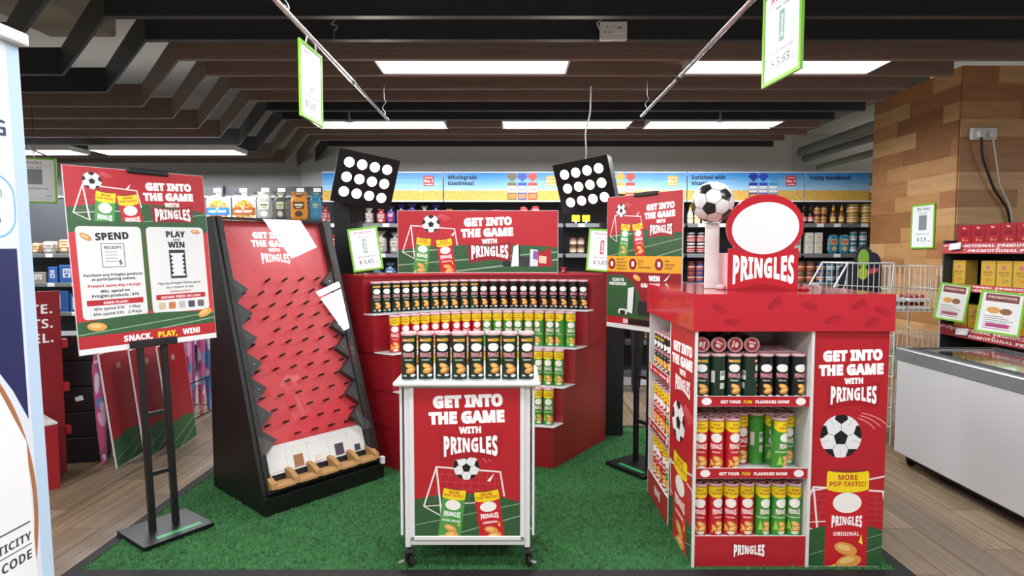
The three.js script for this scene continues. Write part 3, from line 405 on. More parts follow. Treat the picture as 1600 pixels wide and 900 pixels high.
// standee on the stand: the face on it is left out
{
  const y0 = GY + 1.3155, t = thing('logo_standee', 'red cut-out standee with white oval and brand word on the square stand', 'standee', [1.29, y0, 3.1]);
  part(t, 'base_box', rbox(0.355, 0.19, 0.14, 0.003), M.pink, [0, 0.095, -0.072]); part(t, 'front_board', box(0.36, 0.215, 0.008), M.redCard, [0, 0.1075, 0.004]); part(t, 'word_print', plane(0.36, 0.205), standeePanel, [0, 0.104, 0.0085]);
  const e = new THREE.Shape(); e.absellipse(0, 0, 0.198, 0.165, 0, Math.PI * 2, false, 0.08); const d = part(t, 'disc', extrude(e, 0.012, 0.001), M.redGloss, [0.008, 0.325, -0.008]); const w = new THREE.Shape(); w.absellipse(0, 0, 0.172, 0.132, 0, Math.PI * 2, false, 0.12); part(d, 'white_oval', extrude(w, 0.003, 0.0005), M.whiteGloss, [0, -0.008, 0.014]);
  const e2 = new THREE.Shape(); e2.absellipse(0, 0, 0.1, 0.12, 0, Math.PI * 2, false, 0); part(t, 'rear_disc', extrude(e2, 0.012), M.pink, [0.03, 0.31, -0.14]); part(t, 'spacer', box(0.05, 0.2, 0.12), M.pink, [0, 0.28, -0.07]);
  part(t, 'suction_foot', lathe([[0, 0.02], [0.012, 0.018], [0.03, 0], [0, 0]], 16), M.redCard, [0.2, 0.0005, 0.03]); part(t, 'suction_foot', lathe([[0, 0.03], [0.02, 0.02], [0.024, 0], [0, 0]], 16), M.pink, [-0.2, 0.0005, -0.04]);
}
{ // football of 32 leather panels
  const R = 0.108, t = thing('football', 'black and white football on a pale post beside the red standee', 'football', [1.068, GY + 1.3155, 3.22]), P = (1 + Math.sqrt(5)) / 2, V = [];
  for (const s of [-1, 1]) for (const q of [-1, 1]) V.push(v3([0, s, q * P]), v3([s, q * P, 0]), v3([q * P, 0, s]));
  V.forEach((v) => v.normalize().applyEuler(new THREE.Euler(0.25, 0.55, 0.2))); const ball = new THREE.Group(); ball.name = 'ball'; ball.position.y = 0.4605; t.add(ball); part(t, 'post', rbox(0.075, 0.345, 0.014, 0.004), M.board, [0, 0.1728, 0]); part(t, 'cradle', lathe([[0, 0], [0.03, 0.002], [0.05, 0.014], [0.052, 0.02], [0.03, 0.008], [0, 0.004]], 18), M.acrylic, [0, 0.3455, 0]); const near = (v) => V.filter((u) => u !== v && u.distanceTo(v) < 1.1);
  const panel = (pts, m, tint) => { const c = new THREE.Vector3(); pts.forEach((p) => c.add(p)); c.normalize(); const ax = pts[0].clone().sub(c).normalize(), ay = c.clone().cross(ax).normalize(); pts.sort((a, b) => Math.atan2(a.clone().sub(c).dot(ay), a.clone().sub(c).dot(ax)) - Math.atan2(b.clone().sub(c).dot(ay), b.clone().sub(c).dot(ax))); const pos = [], N = 5, n = pts.length, pt = (a, b, i, j) => { const f = 0.965 * i / N, g = i ? j / i : 0, q = c.clone().multiplyScalar(1 - f).add(a.clone().multiplyScalar(f * (1 - g))).add(b.clone().multiplyScalar(f * g)); return q.normalize().multiplyScalar(R * (i === N ? 0.992 : 1)); }; for (let k = 0; k < n; k++) for (let i = 0; i < N; i++) for (let j = 0; j <= i; j++) { const A = pt(pts[k], pts[(k + 1) % n], i, j), B = pt(pts[k], pts[(k + 1) % n], i + 1, j), C = pt(pts[k], pts[(k + 1) % n], i + 1, j + 1); pos.push(...A, ...B, ...C); if (j < i) { const E = pt(pts[k], pts[(k + 1) % n], i, j + 1); pos.push(...A, ...C, ...E); } } const g = new THREE.BufferGeometry(); g.setAttribute('position', new THREE.Float32BufferAttribute(pos, 3)); g.setAttribute('normal', new THREE.Float32BufferAttribute(pos.map((x) => x / R), 3)); part(ball, 'panel', g, m); };
  const wp = phys('#dedfdd', 0.3, { clearcoat: 0.4 }), bp = phys('#141517', 0.3, { clearcoat: 0.4 }), third = (a, b) => a.clone().lerp(b, 1 / 3);
  part(ball, 'seam_core', new THREE.SphereGeometry(R * 0.986, 32, 20), std('#55585a', 0.8));
  for (const v of V) panel(near(v).map((u) => third(v, u)), bp);
  for (let i = 0; i < 12; i++) for (let j = i + 1; j < 12; j++) for (let k = j + 1; k < 12; k++) if (V[i].distanceTo(V[j]) < 1.1 && V[j].distanceTo(V[k]) < 1.1 && V[i].distanceTo(V[k]) < 1.1) panel([third(V[i], V[j]), third(V[j], V[i]), third(V[j], V[k]), third(V[k], V[j]), third(V[k], V[i]), third(V[i], V[k])], wp);
}

// ---------- roll-up banner ----------
{
  const t = thing('rollup_banner', 'white and blue roll-up banner at the left edge', 'banner', [-1.105, 0, 1.4], 1.51), W = 0.85;
  const m = print(680, 1560, (g, w, h) => {
    rect(g, '#dbe4ee', 0, 0, w, h); rect(g, '#b9d3ea', w - 26, 0, 26, h); rect(g, '#e4eaf0', 0, 0, w - 60, 420);
    T(g, 'G', w - 34, 172, 40, { color: '#1c2350', align: 'right' });
    g.lineWidth = 4; g.strokeStyle = '#7db6dd'; g.beginPath(); g.roundRect(w - 330, 255, 300, 110, 40); g.fillStyle = '#f4f8fb'; g.fill(); g.stroke(); T(g, 'fied in', w - 52, 285, 28, { color: '#5aa584', align: 'right', plain: 1 }); T(g, 'AYS', w - 58, 330, 36, { color: '#22264a', align: 'right', plain: 1 });
    shape(g, '#1c2a5c', [[0, 385], [w - 32, 385], [w - 32, 700], [w - 60, 640], [w - 110, 560], [w - 300, 470], [0, 430]]); g.beginPath(); g.ellipse(w - 360, 860, 330, 420, 0, -1.4, 0.4); g.strokeStyle = '#a8704a'; g.lineWidth = 9; g.stroke();
    shape(g, '#eef2f5', [[0, 440], [w - 300, 480], [w - 110, 580], [w - 40, 740], [w - 30, h], [0, h]]);
    T(g, 'AUTHENTICITY', w - 44, 916, 22, { color: '#2a2d3a', align: 'right' }); T(g, 'THE QR CODE', w - 44, 950, 24, { color: '#2a2d3a', align: 'right' }); rect(g, '#555', w - 200, 888, 156, 3); rect(g, '#555', w - 200, 930, 156, 2);
  }, 0.35);
  part(t, 'fabric', box(W, 1.93, 0.003), [M.board, M.board, M.board, M.board, m, M.board], [-W / 2, 1.035, 0], [-0.01, 0, 0.015]); part(t, 'top_rail', rbox(W + 0.02, 0.03, 0.02, 0.006), M.whiteGloss, [-W / 2 - 0.012, 2.0, 0]); part(t, 'cassette', rbox(W + 0.04, 0.08, 0.11, 0.02), M.alu, [-W / 2, 0.042, 0]); part(t, 'pole', cyl(0.012, 1.95, 12), M.alu, [-W / 2, 1.0, -0.03]);
}

// ---------- wall of shelves ----------
const SD = 6.8, atS = (px, d = SD) => (px - 800) * d / FOCAL;
const BAYS = [[-6.1, -4.8], [-4.8, -3.47], [-3.47, -2.13], [-2.13, -0.77], [-0.77, 0.59], [0.59, 1.96], [1.96, 3.28], [3.28, 4.6]];
const bayName = ['far left', 'left aisle', 'pizza crust', 'left bread', 'wholegrain bread', 'middle bread', 'sauce', 'right-end'];
const SHELF_Y = [0.16, 0.52, 0.85, 1.18, 1.51, 1.85];
BAYS.forEach(([a, b], i) => {
  const w = b - a, t = thing('shelf_bay', 'grey metal shop shelving, ' + bayName[i] + ' bay', 'shelving', [(a + b) / 2, 0, SD], 0, 'wall shelving bays');
  part(t, 'back_panel', box(w - 0.02, 2.3, 0.02), M.backPanel, [0, 1.16, -0.47]); for (const s of [-1, 1]) part(t, 'upright', box(0.03, 2.32, 0.05), M.darkGrey, [s * (w / 2 - 0.016), 1.16, -0.44]);
  part(t, 'base', rbox(w - 0.01, 0.13, 0.45, 0.004), M.white, [0, 0.07, -0.225]);
  SHELF_Y.forEach((y, k) => {
    if (i < 3 && k === 5) { for (let q = 0; q < 6; q++) part(t, 'hook', merge([rod([0, 0, 0], [0, 0, -0.44], 0.004), rod([0, 0, 0], [0, 0.025, 0.01], 0.004)]), M.steel, [(q - 2.5) * 0.215, 2.2, -0.02]); part(t, 'hook_bar', box(w - 0.03, 0.03, 0.02), M.steel, [0, 2.19, -0.45]); return; }
    const s = part(t, 'shelf', box(w - 0.03, 0.02, 0.44), M.shelf, [0, y - 0.01, -0.225]); part(s, 'price_rail', rbox(w - 0.03, 0.045, 0.012, 0.003), M.shelf, [0, -0.012, 0.226]);
    if (k > 1 || i < 3) for (let q = 0; q < 5; q++) if (rnd() < 0.85) { const g = part(s, 'price_tag', rbox(0.075, 0.04, 0.008, 0.002), M.tag, [(q - 2) * w * 0.19 + rr(-0.04, 0.04), -0.012, 0.236]); }
  });
});
// printed headers
const headDraw = [
  (g, w) => { badge(g, w - 110); }, (g, w) => { words(g, 'Wholegrain', 'Goodness!'); packs(g, 545, ['#7d6b3f', '#3553b8', '#d8463f']); badge(g, w - 100, '#d9a51f'); },
  (g, w) => { packs(g, 270, ['#3b4a8a', '#7a4630', '#d9a83a', '#c33a34']); badge(g, w - 110, '#d9a51f'); }, (g, w) => { words(g, 'Enriched with', 'Vitamins!'); packs(g, 540, ['#2a3a9a', '#2b4cc0', '#3b9ad8']); badge(g, w - 110); }, (g, w) => { words(g, 'Fruity Goodness!', ''); packs(g, 560, ['#8a7a1f', '#9a2436']); }];
function words(g, a, b) { T(g, a, 30, b ? 45 : 48, 42, { color: '#0a1838', align: 'left', fat: 0.04 }); if (b) T(g, b, 30, 92, 42, { color: '#0a1838', align: 'left', fat: 0.04 }); }
function packs(g, x, cs) { cs.forEach((c, k) => { const q = x + k * 82; shape(g, c, [[q, 80], [q - 42, 40], [q - 25, 14], [q, 8], [q + 25, 14], [q + 42, 40]]); round(g, c, q - 36, 86, 72, 140, 8); round(g, '#e8e8e4', q - 34, 112, 68, 54, 6); T(g, 'bread', q, 140, 22, { color: c }); round(g, '#c98d4a', q - 30, 176, 60, 40, 10); }); }
function badge(g, x, c = '#c3263a') { round(g, c, x - 42, 30, 84, 84, 6); T(g, 'No.1', x, 74, 34, {}); rect(g, '#fff', x - 32, 44, 64, 6); rect(g, '#fff', x - 32, 98, 64, 6); }
for (let i = 3; i < 8; i++) {
  const [a, b] = BAYS[i], w = b - a - 0.012, t = thing('shelf_header', ['plain wheat-field header sign above the left bread bay', 'wholegrain goodness header sign with three bread packs', 'header sign with four bread packs behind the right floodlight', 'enriched with vitamins header sign', 'fruity goodness header sign by the wooden column'][i - 3], 'sign', [(a + b) / 2, 2.09, SD - 0.01]);
  const m = print(960, 240, (g, W, H) => { const s = g.createLinearGradient(0, 0, 0, 160); s.addColorStop(0, '#2f86d6'); s.addColorStop(1, '#b4def5'); g.fillStyle = s; g.fillRect(0, 0, W, 150); for (let k = 0; k < 40; k++) { g.globalAlpha = 0.25; rect(g, '#d5e8f4', rnd() * W, 60 + rnd() * 80, 60 + rnd() * 160, 5); } g.globalAlpha = 1; rect(g, '#dfb455', 0, 150, W, 90); for (let k = 0; k < 1400; k++) { g.fillStyle = ['#cf9f3c', '#ecc56c', '#f3d68c', '#bd8f34'][k % 4]; g.fillRect(rnd() * W, 140 + rnd() * 100, 2, 14); } headDraw[i - 3](g, W); rect(g, '#e9edf0', 0, 0, W, 7); rect(g, '#e9edf0', 0, H - 10, W, 10); }, 0.3);
  part(t, 'board', box(w, 0.335, 0.012), M.board, [0, 0.1675, -0.006]); part(t, 'print', plane(w - 0.004, 0.332), m, [0, 0.1675, 0.0008]); part(t, 'light_valance', box(w, 0.04, 0.1), M.white, [0, 0.03, -0.07]); for (const s of [-1, 1]) part(t, 'bracket', box(0.02, 0.3, 0.45), M.darkGrey, [s * (w / 2 - 0.04), 0.16, -0.24]);
}
// goods: proto builders
const bagGeo = [0, 1, 2].map((v) => { const g = new RoundedBoxGeometry(1, 1, 1, 5, 0.28), p = g.attributes.position; for (let i = 0; i < p.count; i++) { const x = p.getX(i), y = p.getY(i), z = p.getZ(i), n = Math.sin(x * 9 + v * 2) * Math.cos(y * 8 + v) * 0.05 + Math.sin(z * 11 + y * 5 + v) * 0.03; p.setXYZ(i, x * (1 + n), y, z * (1 + n)); } g.computeVertexNormals(); return g.translate(0, 0.5, 0); });
const fanGeo = new THREE.CylinderGeometry(0.5, 0.12, 1, 14, 3, true); { const p = fanGeo.attributes.position; for (let i = 0; i < p.count; i++) { const a = Math.atan2(p.getZ(i), p.getX(i)), k = 1 + 0.22 * Math.sin(a * 7) * (p.getY(i) + 0.5); p.setX(i, p.getX(i) * k); p.setZ(i, p.getZ(i) * k * 0.5); } fanGeo.computeVertexNormals(); fanGeo.translate(0, 0.5, 0); }
const wrapCache = new Map();
const wrapSheet = tex(1024, 1024, () => {}), wrapPen = wrapSheet.image.getContext('2d'); let wrapCell = 0;   // one sheet of small pack prints, 10 by 10
function wrapMat(a, b, c) {
  const k = a + b + c; if (wrapCache.has(k)) return wrapCache.get(k);
  const i = wrapCell++, g = wrapPen, w = 96, S = 102.4; g.save(); g.translate((i % 10) * S, Math.floor(i / 10) * S); rect(g, a, 0, 0, S, S); g.translate(3, 3); round(g, b, 14, 18, 68, 34, 6); rect(g, c, 22, 28, 52, 9); rect(g, c, 30, 42, 36, 4); oval(g, b, 48, 74, 26, 14); g.restore();
  const t = wrapSheet.clone(); t.repeat.set(0.094, 0.094); t.offset.set((i % 10) * 0.1 + 0.003, 0.9 - Math.floor(i / 10) * 0.1 + 0.003); const m = std(0xffffff, 0.28, { map: t }); wrapCache.set(k, m); return m;
}
function bag(x, y, d, w, h, dp, m, label, group, tie = true, v = 0) { const t = thing('bread_bag', label, 'bread', [x, y, d], rr(-0.15, 0.15), group); const b = part(t, 'loaf', bagGeo[v % 3], m); b.scale.set(w, h, dp); if (tie) { const f = part(t, 'gathered_top', fanGeo, m, [0, h * 0.97, 0]); f.scale.set(w * 0.8, h * 0.38, w * 0.8); const c = part(t, 'tie', cyl(0.012, 0.012, 10), M.tag, [0, h * 1.02, 0]); } return t; }
function bottle(x, y, d, s, body, cap, lab, label, group) { const t = thing('sauce_bottle', label, 'bottle', [x, y, d], 0, group); part(t, 'bottle_body', lathe([[0, 0], [0.03, 0], [0.033, 0.01], [0.033, 0.1], [0.026, 0.13], [0.013, 0.155], [0.012, 0.165]], 16), body).scale.set(s, s, s); part(t, 'cap', lathe([[0.015, 0.16], [0.016, 0.185], [0.01, 0.21], [0.004, 0.225], [0, 0.226]], 14), cap).scale.set(s, s, s); part(t, 'paper_label', lathe([[0.0336, 0.025], [0.0336, 0.085]], 16), lab).scale.set(s, s, s); return t; }
function jar(x, y, d, r, h, body, cap, lab, label, group, cat = 'jar') { const t = thing(cat === 'jar' ? 'food_jar' : 'food_tin', label, cat, [x, y, d], rr(-0.3, 0.3), group); part(t, cat === 'jar' ? 'jar_body' : 'tin_body', lathe([[0, 0], [r * 0.94, 0], [r, h * 0.05], [r, h * 0.8], [r * 0.9, h * 0.86], [r * 0.9, h * 0.88]], 18), body); part(t, 'cap', lathe([[r * 0.93, h * 0.86], [r * 0.95, h * 0.88], [r * 0.95, h * 0.98], [r * 0.9, h], [0, h]], 18), cap); part(t, 'paper_label', lathe([[r * 1.01, h * 0.18], [r * 1.01, h * 0.68]], 18), lab); return t; }
const C = (c, r = 0.4) => { const k = 'm' + c + r; if (!wrapCache.has(k)) wrapCache.set(k, std(c, r)); return wrapCache.get(k); };
const yT = SHELF_Y[5] + 0.0005, yM = SHELF_Y[4] + 0.0005, yL = SHELF_Y[3] + 0.0005, sd = SD + 0.1;
// right-hand shelves
[1077, 1088, 1100, 1230, 1240].forEach((px, k) => bottle(atS(px, sd), yT, sd, 1.0, C('#d9d2bd', 0.3), C('#e3d13a'), wrapMat('#efe9d8', '#e8d9a0', '#9a6a2a'), 'yellow-capped mayonnaise bottle, ' + ORD[k] + ' from left on the top sauce shelf', 'yellow-capped bottles'));
[1253, 1264].forEach((px, k) => bottle(atS(px, sd), yT, sd, 0.98, C('#2a1510', 0.2), C('#4a1c1c'), wrapMat('#c23a3e', '#f1e6e2', '#b02a30'), 'dark brown sauce bottle with red label, ' + (k ? 'right' : 'left') + ' of two', 'dark sauce bottles'));
[[1274, 0], [1284, 0], [1274, 1], [1284, 1]].forEach(([px, r], k) => jar(atS(px, sd), yT + r * 0.101, sd, 0.034, 0.1, C('#a5602a', 0.2), C('#2c2622'), wrapMat('#e0c79a', '#b5651f', '#5a2d10'), 'small brown-labelled jam jar, ' + (r ? 'upper' : 'lower') + (k % 2 ? ' right' : ' left') + ' of four beside the sauce bottles', 'small jam jars'));
[1299, 1312].forEach((px, k) => bottle(atS(px, sd), yT, sd, 0.95, C('#8a4a12', 0.2), C('#e2b21f'), wrapMat('#e3a62e', '#f3dfa0', '#8a3a10'), 'amber honey squeeze bottle, ' + (k ? 'right' : 'left') + ' of two', 'honey bottles'));
[[1329, 0], [1350, 0], [1329, 1], [1350, 1]].forEach(([px, r], k) => jar(atS(px, sd), yT + r * 0.111, sd, 0.062, 0.11, C('#9a6a3a', 0.25), C('#c9b24a'), wrapMat('#e8d9a8', '#d9a24a', '#7a4a1a'), 'wide yellow-lidded spread tub, ' + (r ? 'upper' : 'lower') + (k % 2 ? ' right' : ' left') + ' of four by the column', 'wide spread tubs'));
[1079, 1094, 1110].forEach((px, k) => { for (let r = 0; r < 2; r++) jar(atS(px, sd), yM + r * 0.121, sd, 0.045, 0.12, C('#4a2a1c', 0.25), C(r ? '#8f9294' : '#e2e2e0'), wrapMat('#ded6d2', '#a83038', '#5a3020'), 'chocolate spread jar, ' + ORD[k] + ' from left, ' + (r ? 'upper' : 'lower') + ' of its pair, beside the poster', 'chocolate spread jars'); });
[1243, 1262, 1276].forEach((px, k) => { for (let r = 0; r < 2; r++) { const t = thing('paper_carton', 'white carton, ' + ORD[k] + ' from left, ' + (r ? 'upper' : 'lower') + ' of its pair, right of the standee', 'carton', [atS(px, sd), yM + r * 0.121, sd], 0, 'white cartons'); part(t, 'carton_body', rbox(0.085, 0.12, 0.07, 0.006), C(k ? '#cfcfc6' : '#8e9190', 0.5), [0, 0.06, 0]); part(t, 'front_label', plane(0.06, 0.06), wrapMat('#dad8cc', '#c9c2ac', '#9a8a6a'), [0, 0.06, 0.0356]); } });
[1300, 1317].forEach((px, k) => bag(atS(px, sd), yM, sd, 0.115, 0.215, 0.06, wrapMat('#2f7f9a', '#d8b27a', '#b8343c'), 'blue snack pouch with biscuit picture, ' + (k ? 'right' : 'left') + ' of two', 'blue snack pouches', false, k));
[1331, 1346].forEach((px, k) => { for (let r = 0; r < 2; r++) jar(atS(px, sd), yM + r * 0.125, sd, 0.04, 0.125, C('#2f6a74', 0.25), C('#b9c3c8'), wrapMat('#3f8a95', '#e3e6e8', '#b8343c'), 'teal tin, ' + (k ? 'right' : 'left') + ' stack, ' + (r ? 'upper' : 'lower') + ' one, beside the blue pouches', 'teal tins', 'tin'); });
[['#7a4a34', '#b5563a'], ['#7a4a34', '#b5563a'], ['#2f4a8a', '#c98a3a'], ['#3a6a80', '#d0d4d6'], ['#3a6a80', '#d0d4d6'], ['#3a5a70', '#b8343c'], ['#4a3a5a', '#c9a24a'], ['#35608a', '#d8d8d8']].forEach(([a, b], k) => { for (let r = 0; r < 2; r++) jar(atS(1250 + k * 15.5, sd), yL + r * 0.121, sd, 0.05, 0.12, C(a, 0.3), C('#7a6a5a'), wrapMat(a, b, '#f0e6d8'), 'stacked tin, ' + ORD[k] + ' from left, ' + (r ? 'upper' : 'lower') + ' layer on the shelf behind the wire racks', 'stacked tins by the racks', 'tin'); });
[['#6a2f2a', '#8a3a34'], ['#3a4a7a', '#b04a4a'], ['#3f7a3a', '#8ab04a'], ['#7a3a2a', '#b0502f']].forEach(([a, b], k) => { for (let r = 0; r < 2; r++) jar(atS(1080 + k * 13, sd), yL + r * 0.121, sd, 0.043, 0.12, C(a, 0.3), C(b), wrapMat(a, b, '#e9dccb'), 'coloured drink tin, ' + ORD[k] + ' from left, ' + (r ? 'upper' : 'lower') + ' layer behind the football', 'drink tins', 'tin'); });
[895, 907].forEach((px, k) => { for (let r = 0; r < 2; r++) jar(atS(px, sd), yM + r * 0.091, sd, 0.04, 0.09, C('#6a4a34', 0.3), C('#3a2c24'), wrapMat('#8a6a4a', '#d9cdb8', '#4a2a1a'), 'brown spread jar, ' + (k ? 'right' : 'left') + ' stack, ' + (r ? 'upper' : 'lower') + ' one, under the right floodlight', 'brown jars'); });
[899, 915].forEach((px, k) => { const t = thing('promo_flag', 'yellow shelf flag under the right floodlight, ' + (k ? 'right' : 'left') + ' one', 'shelf flag', [atS(px), yT + 0.015, SD - 0.02], 0, 'yellow shelf flags'); part(t, 'card', box(0.09, 0.075, 0.002), C('#e6c41f'), [0, 0.04, 0]); part(t, 'clip', box(0.02, 0.03, 0.01), M.tag, [0, 0.0, 0]); });
for (let k = 0; k < 3; k++) for (let r = 0; r < 2; r++) jar(atS(1001 + k * 12, sd), SHELF_Y[r + 1] + 0.0005, sd, 0.04, 0.13, C('#6a5a3a', 0.3), C('#8a7a3a'), wrapMat('#8a7a4a', '#c9b88a', '#4a2a1a'), 'brown jar below the grand prizes poster, ' + ORD[k] + ' on the ' + (r ? 'upper' : 'lower') + ' low shelf', 'low shelf jars');
// bread shelves
const breadRow = (list, y, where, group) => list.forEach(([px, w, h, a, b, c, tie = true], k) => bag(atS(px, sd), y, sd, w * 0.84, h, 0.11, a === 'clear' ? wrapMat('#8f8a84', '#c9c4bc', '#8a6a4a') : wrapMat(a, b, c), { '#3a2f7a': 'purple', '#a8323a': 'red', clear: 'clear', '#8a5a34': 'brown', '#b0343c': 'white-printed red', '#3a6a8a': 'blue', '#2a4a52': 'dark teal' }[a] + ' bag of bread, ' + ORD[k] + ' from left ' + where, group, tie, k));
breadRow([[510, 0.1, 0.15, '#b0343c', '#d9d0cc', '#7a2a30'], [578, 0.12, 0.13, 'clear'], [597, 0.12, 0.13, '#a8323a', '#d0c8c4', '#5a2a30'], [612, 0.12, 0.15, '#3a2f7a', '#b04a54', '#d8d0d8'], [628, 0.12, 0.16, '#3a2f7a', '#5a4a9a', '#d8d0d8'], [645, 0.13, 0.17, '#3a2f7a', '#6a5aa0', '#c8c8d8'], [664, 0.11, 0.15, 'clear'], [682, 0.13, 0.16, '#3a2f7a', '#5a4a9a', '#c8c8d8']], yT, 'on the top shelf left of the board', 'bread bags on the top shelf');
breadRow([[703, 0.11, 0.17, '#8a5a34', '#5a3a24', '#d8c8a8', false], [741, 0.13, 0.16, '#2a4a52', '#3a6a74', '#8aa0a4', false], [775, 0.13, 0.12, '#a8323a', '#d9a24a', '#f0e0d0'], [818, 0.12, 0.19, '#b0343c', '#d8d4d0', '#3a7a4a', false], [836, 0.12, 0.2, '#b0343c', '#e0d4c0', '#a8323a', false]], yT, 'on the top shelf above the board', 'packs above the board');
breadRow([[505, 0.13, 0.2, '#a8323a', '#d9d0cc', '#3a2f7a'], [523, 0.12, 0.16, '#b0343c', '#e0d8d4', '#7a2a30'], [574, 0.12, 0.17, 'clear'], [596, 0.15, 0.19, 'clear'], [618, 0.13, 0.18, 'clear']], yM, 'on the shelf by the left floodlight', 'bread bags behind the left floodlight');
breadRow([[508, 0.13, 0.15, '#a8323a', '#d9d0cc', '#5a2a30'], [590, 0.12, 0.15, '#2a4a52', '#4a7a84', '#c0d0d4'], [610, 0.13, 0.17, '#3a6a8a', '#c0d0dc', '#8a5a34'], [880, 0.12, 0.13, '#a8323a', '#5a2a44', '#d0c0c0']], yL, 'on the lower bread shelf', 'bread bags on the lower shelf');
// hanging packs on the left
[[308, 0.12, '#a8323a', '#e0b868', '#d8d0cc', 'red and yellow'], [416, 0.17, '#9a9a92', '#d8d8d0', '#6a7a3a', 'silver'], [441, 0.13, '#4a463e', '#b8b4a4', '#7a8a3a', 'dark silver'], [470, 0.19, '#c0792a', '#4a3a2a', '#d8c8a8', 'orange'], [496, 0.12, '#2f6a84', '#3a7a94', '#c0a04a', 'blue']].forEach(([px, w, a, b, c, n]) => { const t = thing('hanging_pack', n + ' snack pack hanging on the wall hooks', 'snack pack', [atS(px), 1.885, SD - 0.0], 0, 'hanging packs'); const l = part(t, 'pouch', bagGeo[1], wrapMat(a, b, c)); l.scale.set(w, 0.265, 0.05); part(t, 'header_card', box(w * 0.9, 0.06, 0.003), wrapMat(a, b, c), [0, 0.29, 0]); part(t, 'price_tag', rbox(0.085, 0.045, 0.006, 0.002), M.tag, [0.02, 0.335, 0.02]); });
[['#2d6cb5', '#d9a24a', 345, 'blue'], ['#96562a', '#c98a4a', 385, 'brown']].forEach(([c, d, px, n]) => { const t = thing('pizza_crust_pack', 'pizza crust pack with ' + n + ' band hanging on the wall hooks', 'pizza pack', [atS(px), 1.85, SD - 0.005], 0, 'pizza crust packs'); const m = print(256, 280, (g) => { rect(g, '#d8dadb', 0, 0, 256, 280); oval(g, '#c9853a', 128, 145, 118, 122); for (let k = 0; k < 90; k++) { const a = rnd() * 6.28, r = Math.sqrt(rnd()) * 105; oval(g, ['#d95a2a', '#e8c86a', '#5a7a2a', '#f0e6d0', '#8a3a1a'][k % 5], 128 + Math.cos(a) * r, 145 + Math.sin(a) * r, 12, 9, a); } rect(g, c, 0, 108, 256, 86); T(g, 'PIZZA CRUST', 120, 152, 32, { fat: 0.04 }); oval(g, '#f0d9a0', 118, 122, 16, 10); }, 0.3); part(t, 'pack_body', rbox(0.265, 0.29, 0.035, 0.012), M.clearBag, [0, 0.145, 0]); part(t, 'print', plane(0.255, 0.28), m, [0, 0.145, 0.0185]); part(t, 'hang_tab', box(0.06, 0.05, 0.002), M.tag, [0, 0.31, 0]); part(t, 'price_tag', rbox(0.085, 0.045, 0.006, 0.002), M.tag, [0, 0.365, 0.02]); });
// shelves at the far left
breadRow([[62, 0.16, 0.12, '#8a5a34', '#d8c89a', '#6a3a2a', false], [82, 0.18, 0.14, 'clear', '', '', false], [106, 0.18, 0.16, '#8a5a34', '#e0d4b0', '#b04a3a', false], [128, 0.16, 0.13, 'clear', '', '', false]], yM, 'on the left aisle shelf beside the banner', 'bread bags left of the poster');
[[92, 0.1, 0.18, '#2b5aa0'], [114, 0.17, 0.2, '#2b5aa0'], [70, 0.16, 0.12, '#8d8676'], [140, 0.16, 0.17, '#2a6a9a']].forEach(([px, w, h, c], k) => { const t = thing('snack_box', ['narrow blue carton', 'wide blue carton', 'beige carton', 'bright blue carton'][k] + ' on the shelf left of the rules poster', 'carton', [atS(px, sd), yL, sd], 0, 'cartons left of the poster'); part(t, 'carton_body', rbox(w, h, 0.2, 0.004), C(c, 0.45), [0, h / 2, 0]); part(t, 'front_label', plane(w * 0.5, h * 0.5), wrapMat('#d8dce2', c, '#e8ecef'), [0, h * 0.55, 0.101]); });
[[70, 0.2], [100, 0.24], [132, 0.2]].forEach(([px, h], k) => { const t = thing('toy_carton', 'large blue toy carton, ' + ORD[k] + ' from left under the shelf of small cartons', 'carton', [atS(px, sd), SHELF_Y[2] + 0.0005, sd], 0, 'large blue cartons'); part(t, 'carton_body', rbox(0.22, h, 0.2, 0.004), C('#24508f', 0.4), [0, h / 2, 0]); part(t, 'front_label', plane(0.1, h * 0.7), wrapMat('#c9ccd0', '#8a9aac', '#6a7a8c'), [-0.03, h * 0.5, 0.101]); });
{ const t = priceSign('green-framed notice hanging at far left beside the banner', priceSheet('Notice', '', null, '#8a5a6a'), [-3.93, 1.93, 5.0], 0.35, 0, 0, 0.3, 0.37, 'hanging_notice'); part(t, 'hook', tube([[0, 0.37, 0], [0, 0.42, 0], [0.015, 0.44, 0], [0.02, 0.42, 0]], 0.004), M.wire); part(t, 'hanger_rod', rod([0, 0.43, -0.3], [0, 0.43, 0.3], 0.008), M.blackMetal); part(t, 'hanger_wire', rod([0, 0.43, 0], [0, 0.78, 0], 0.002), M.blackMetal); }

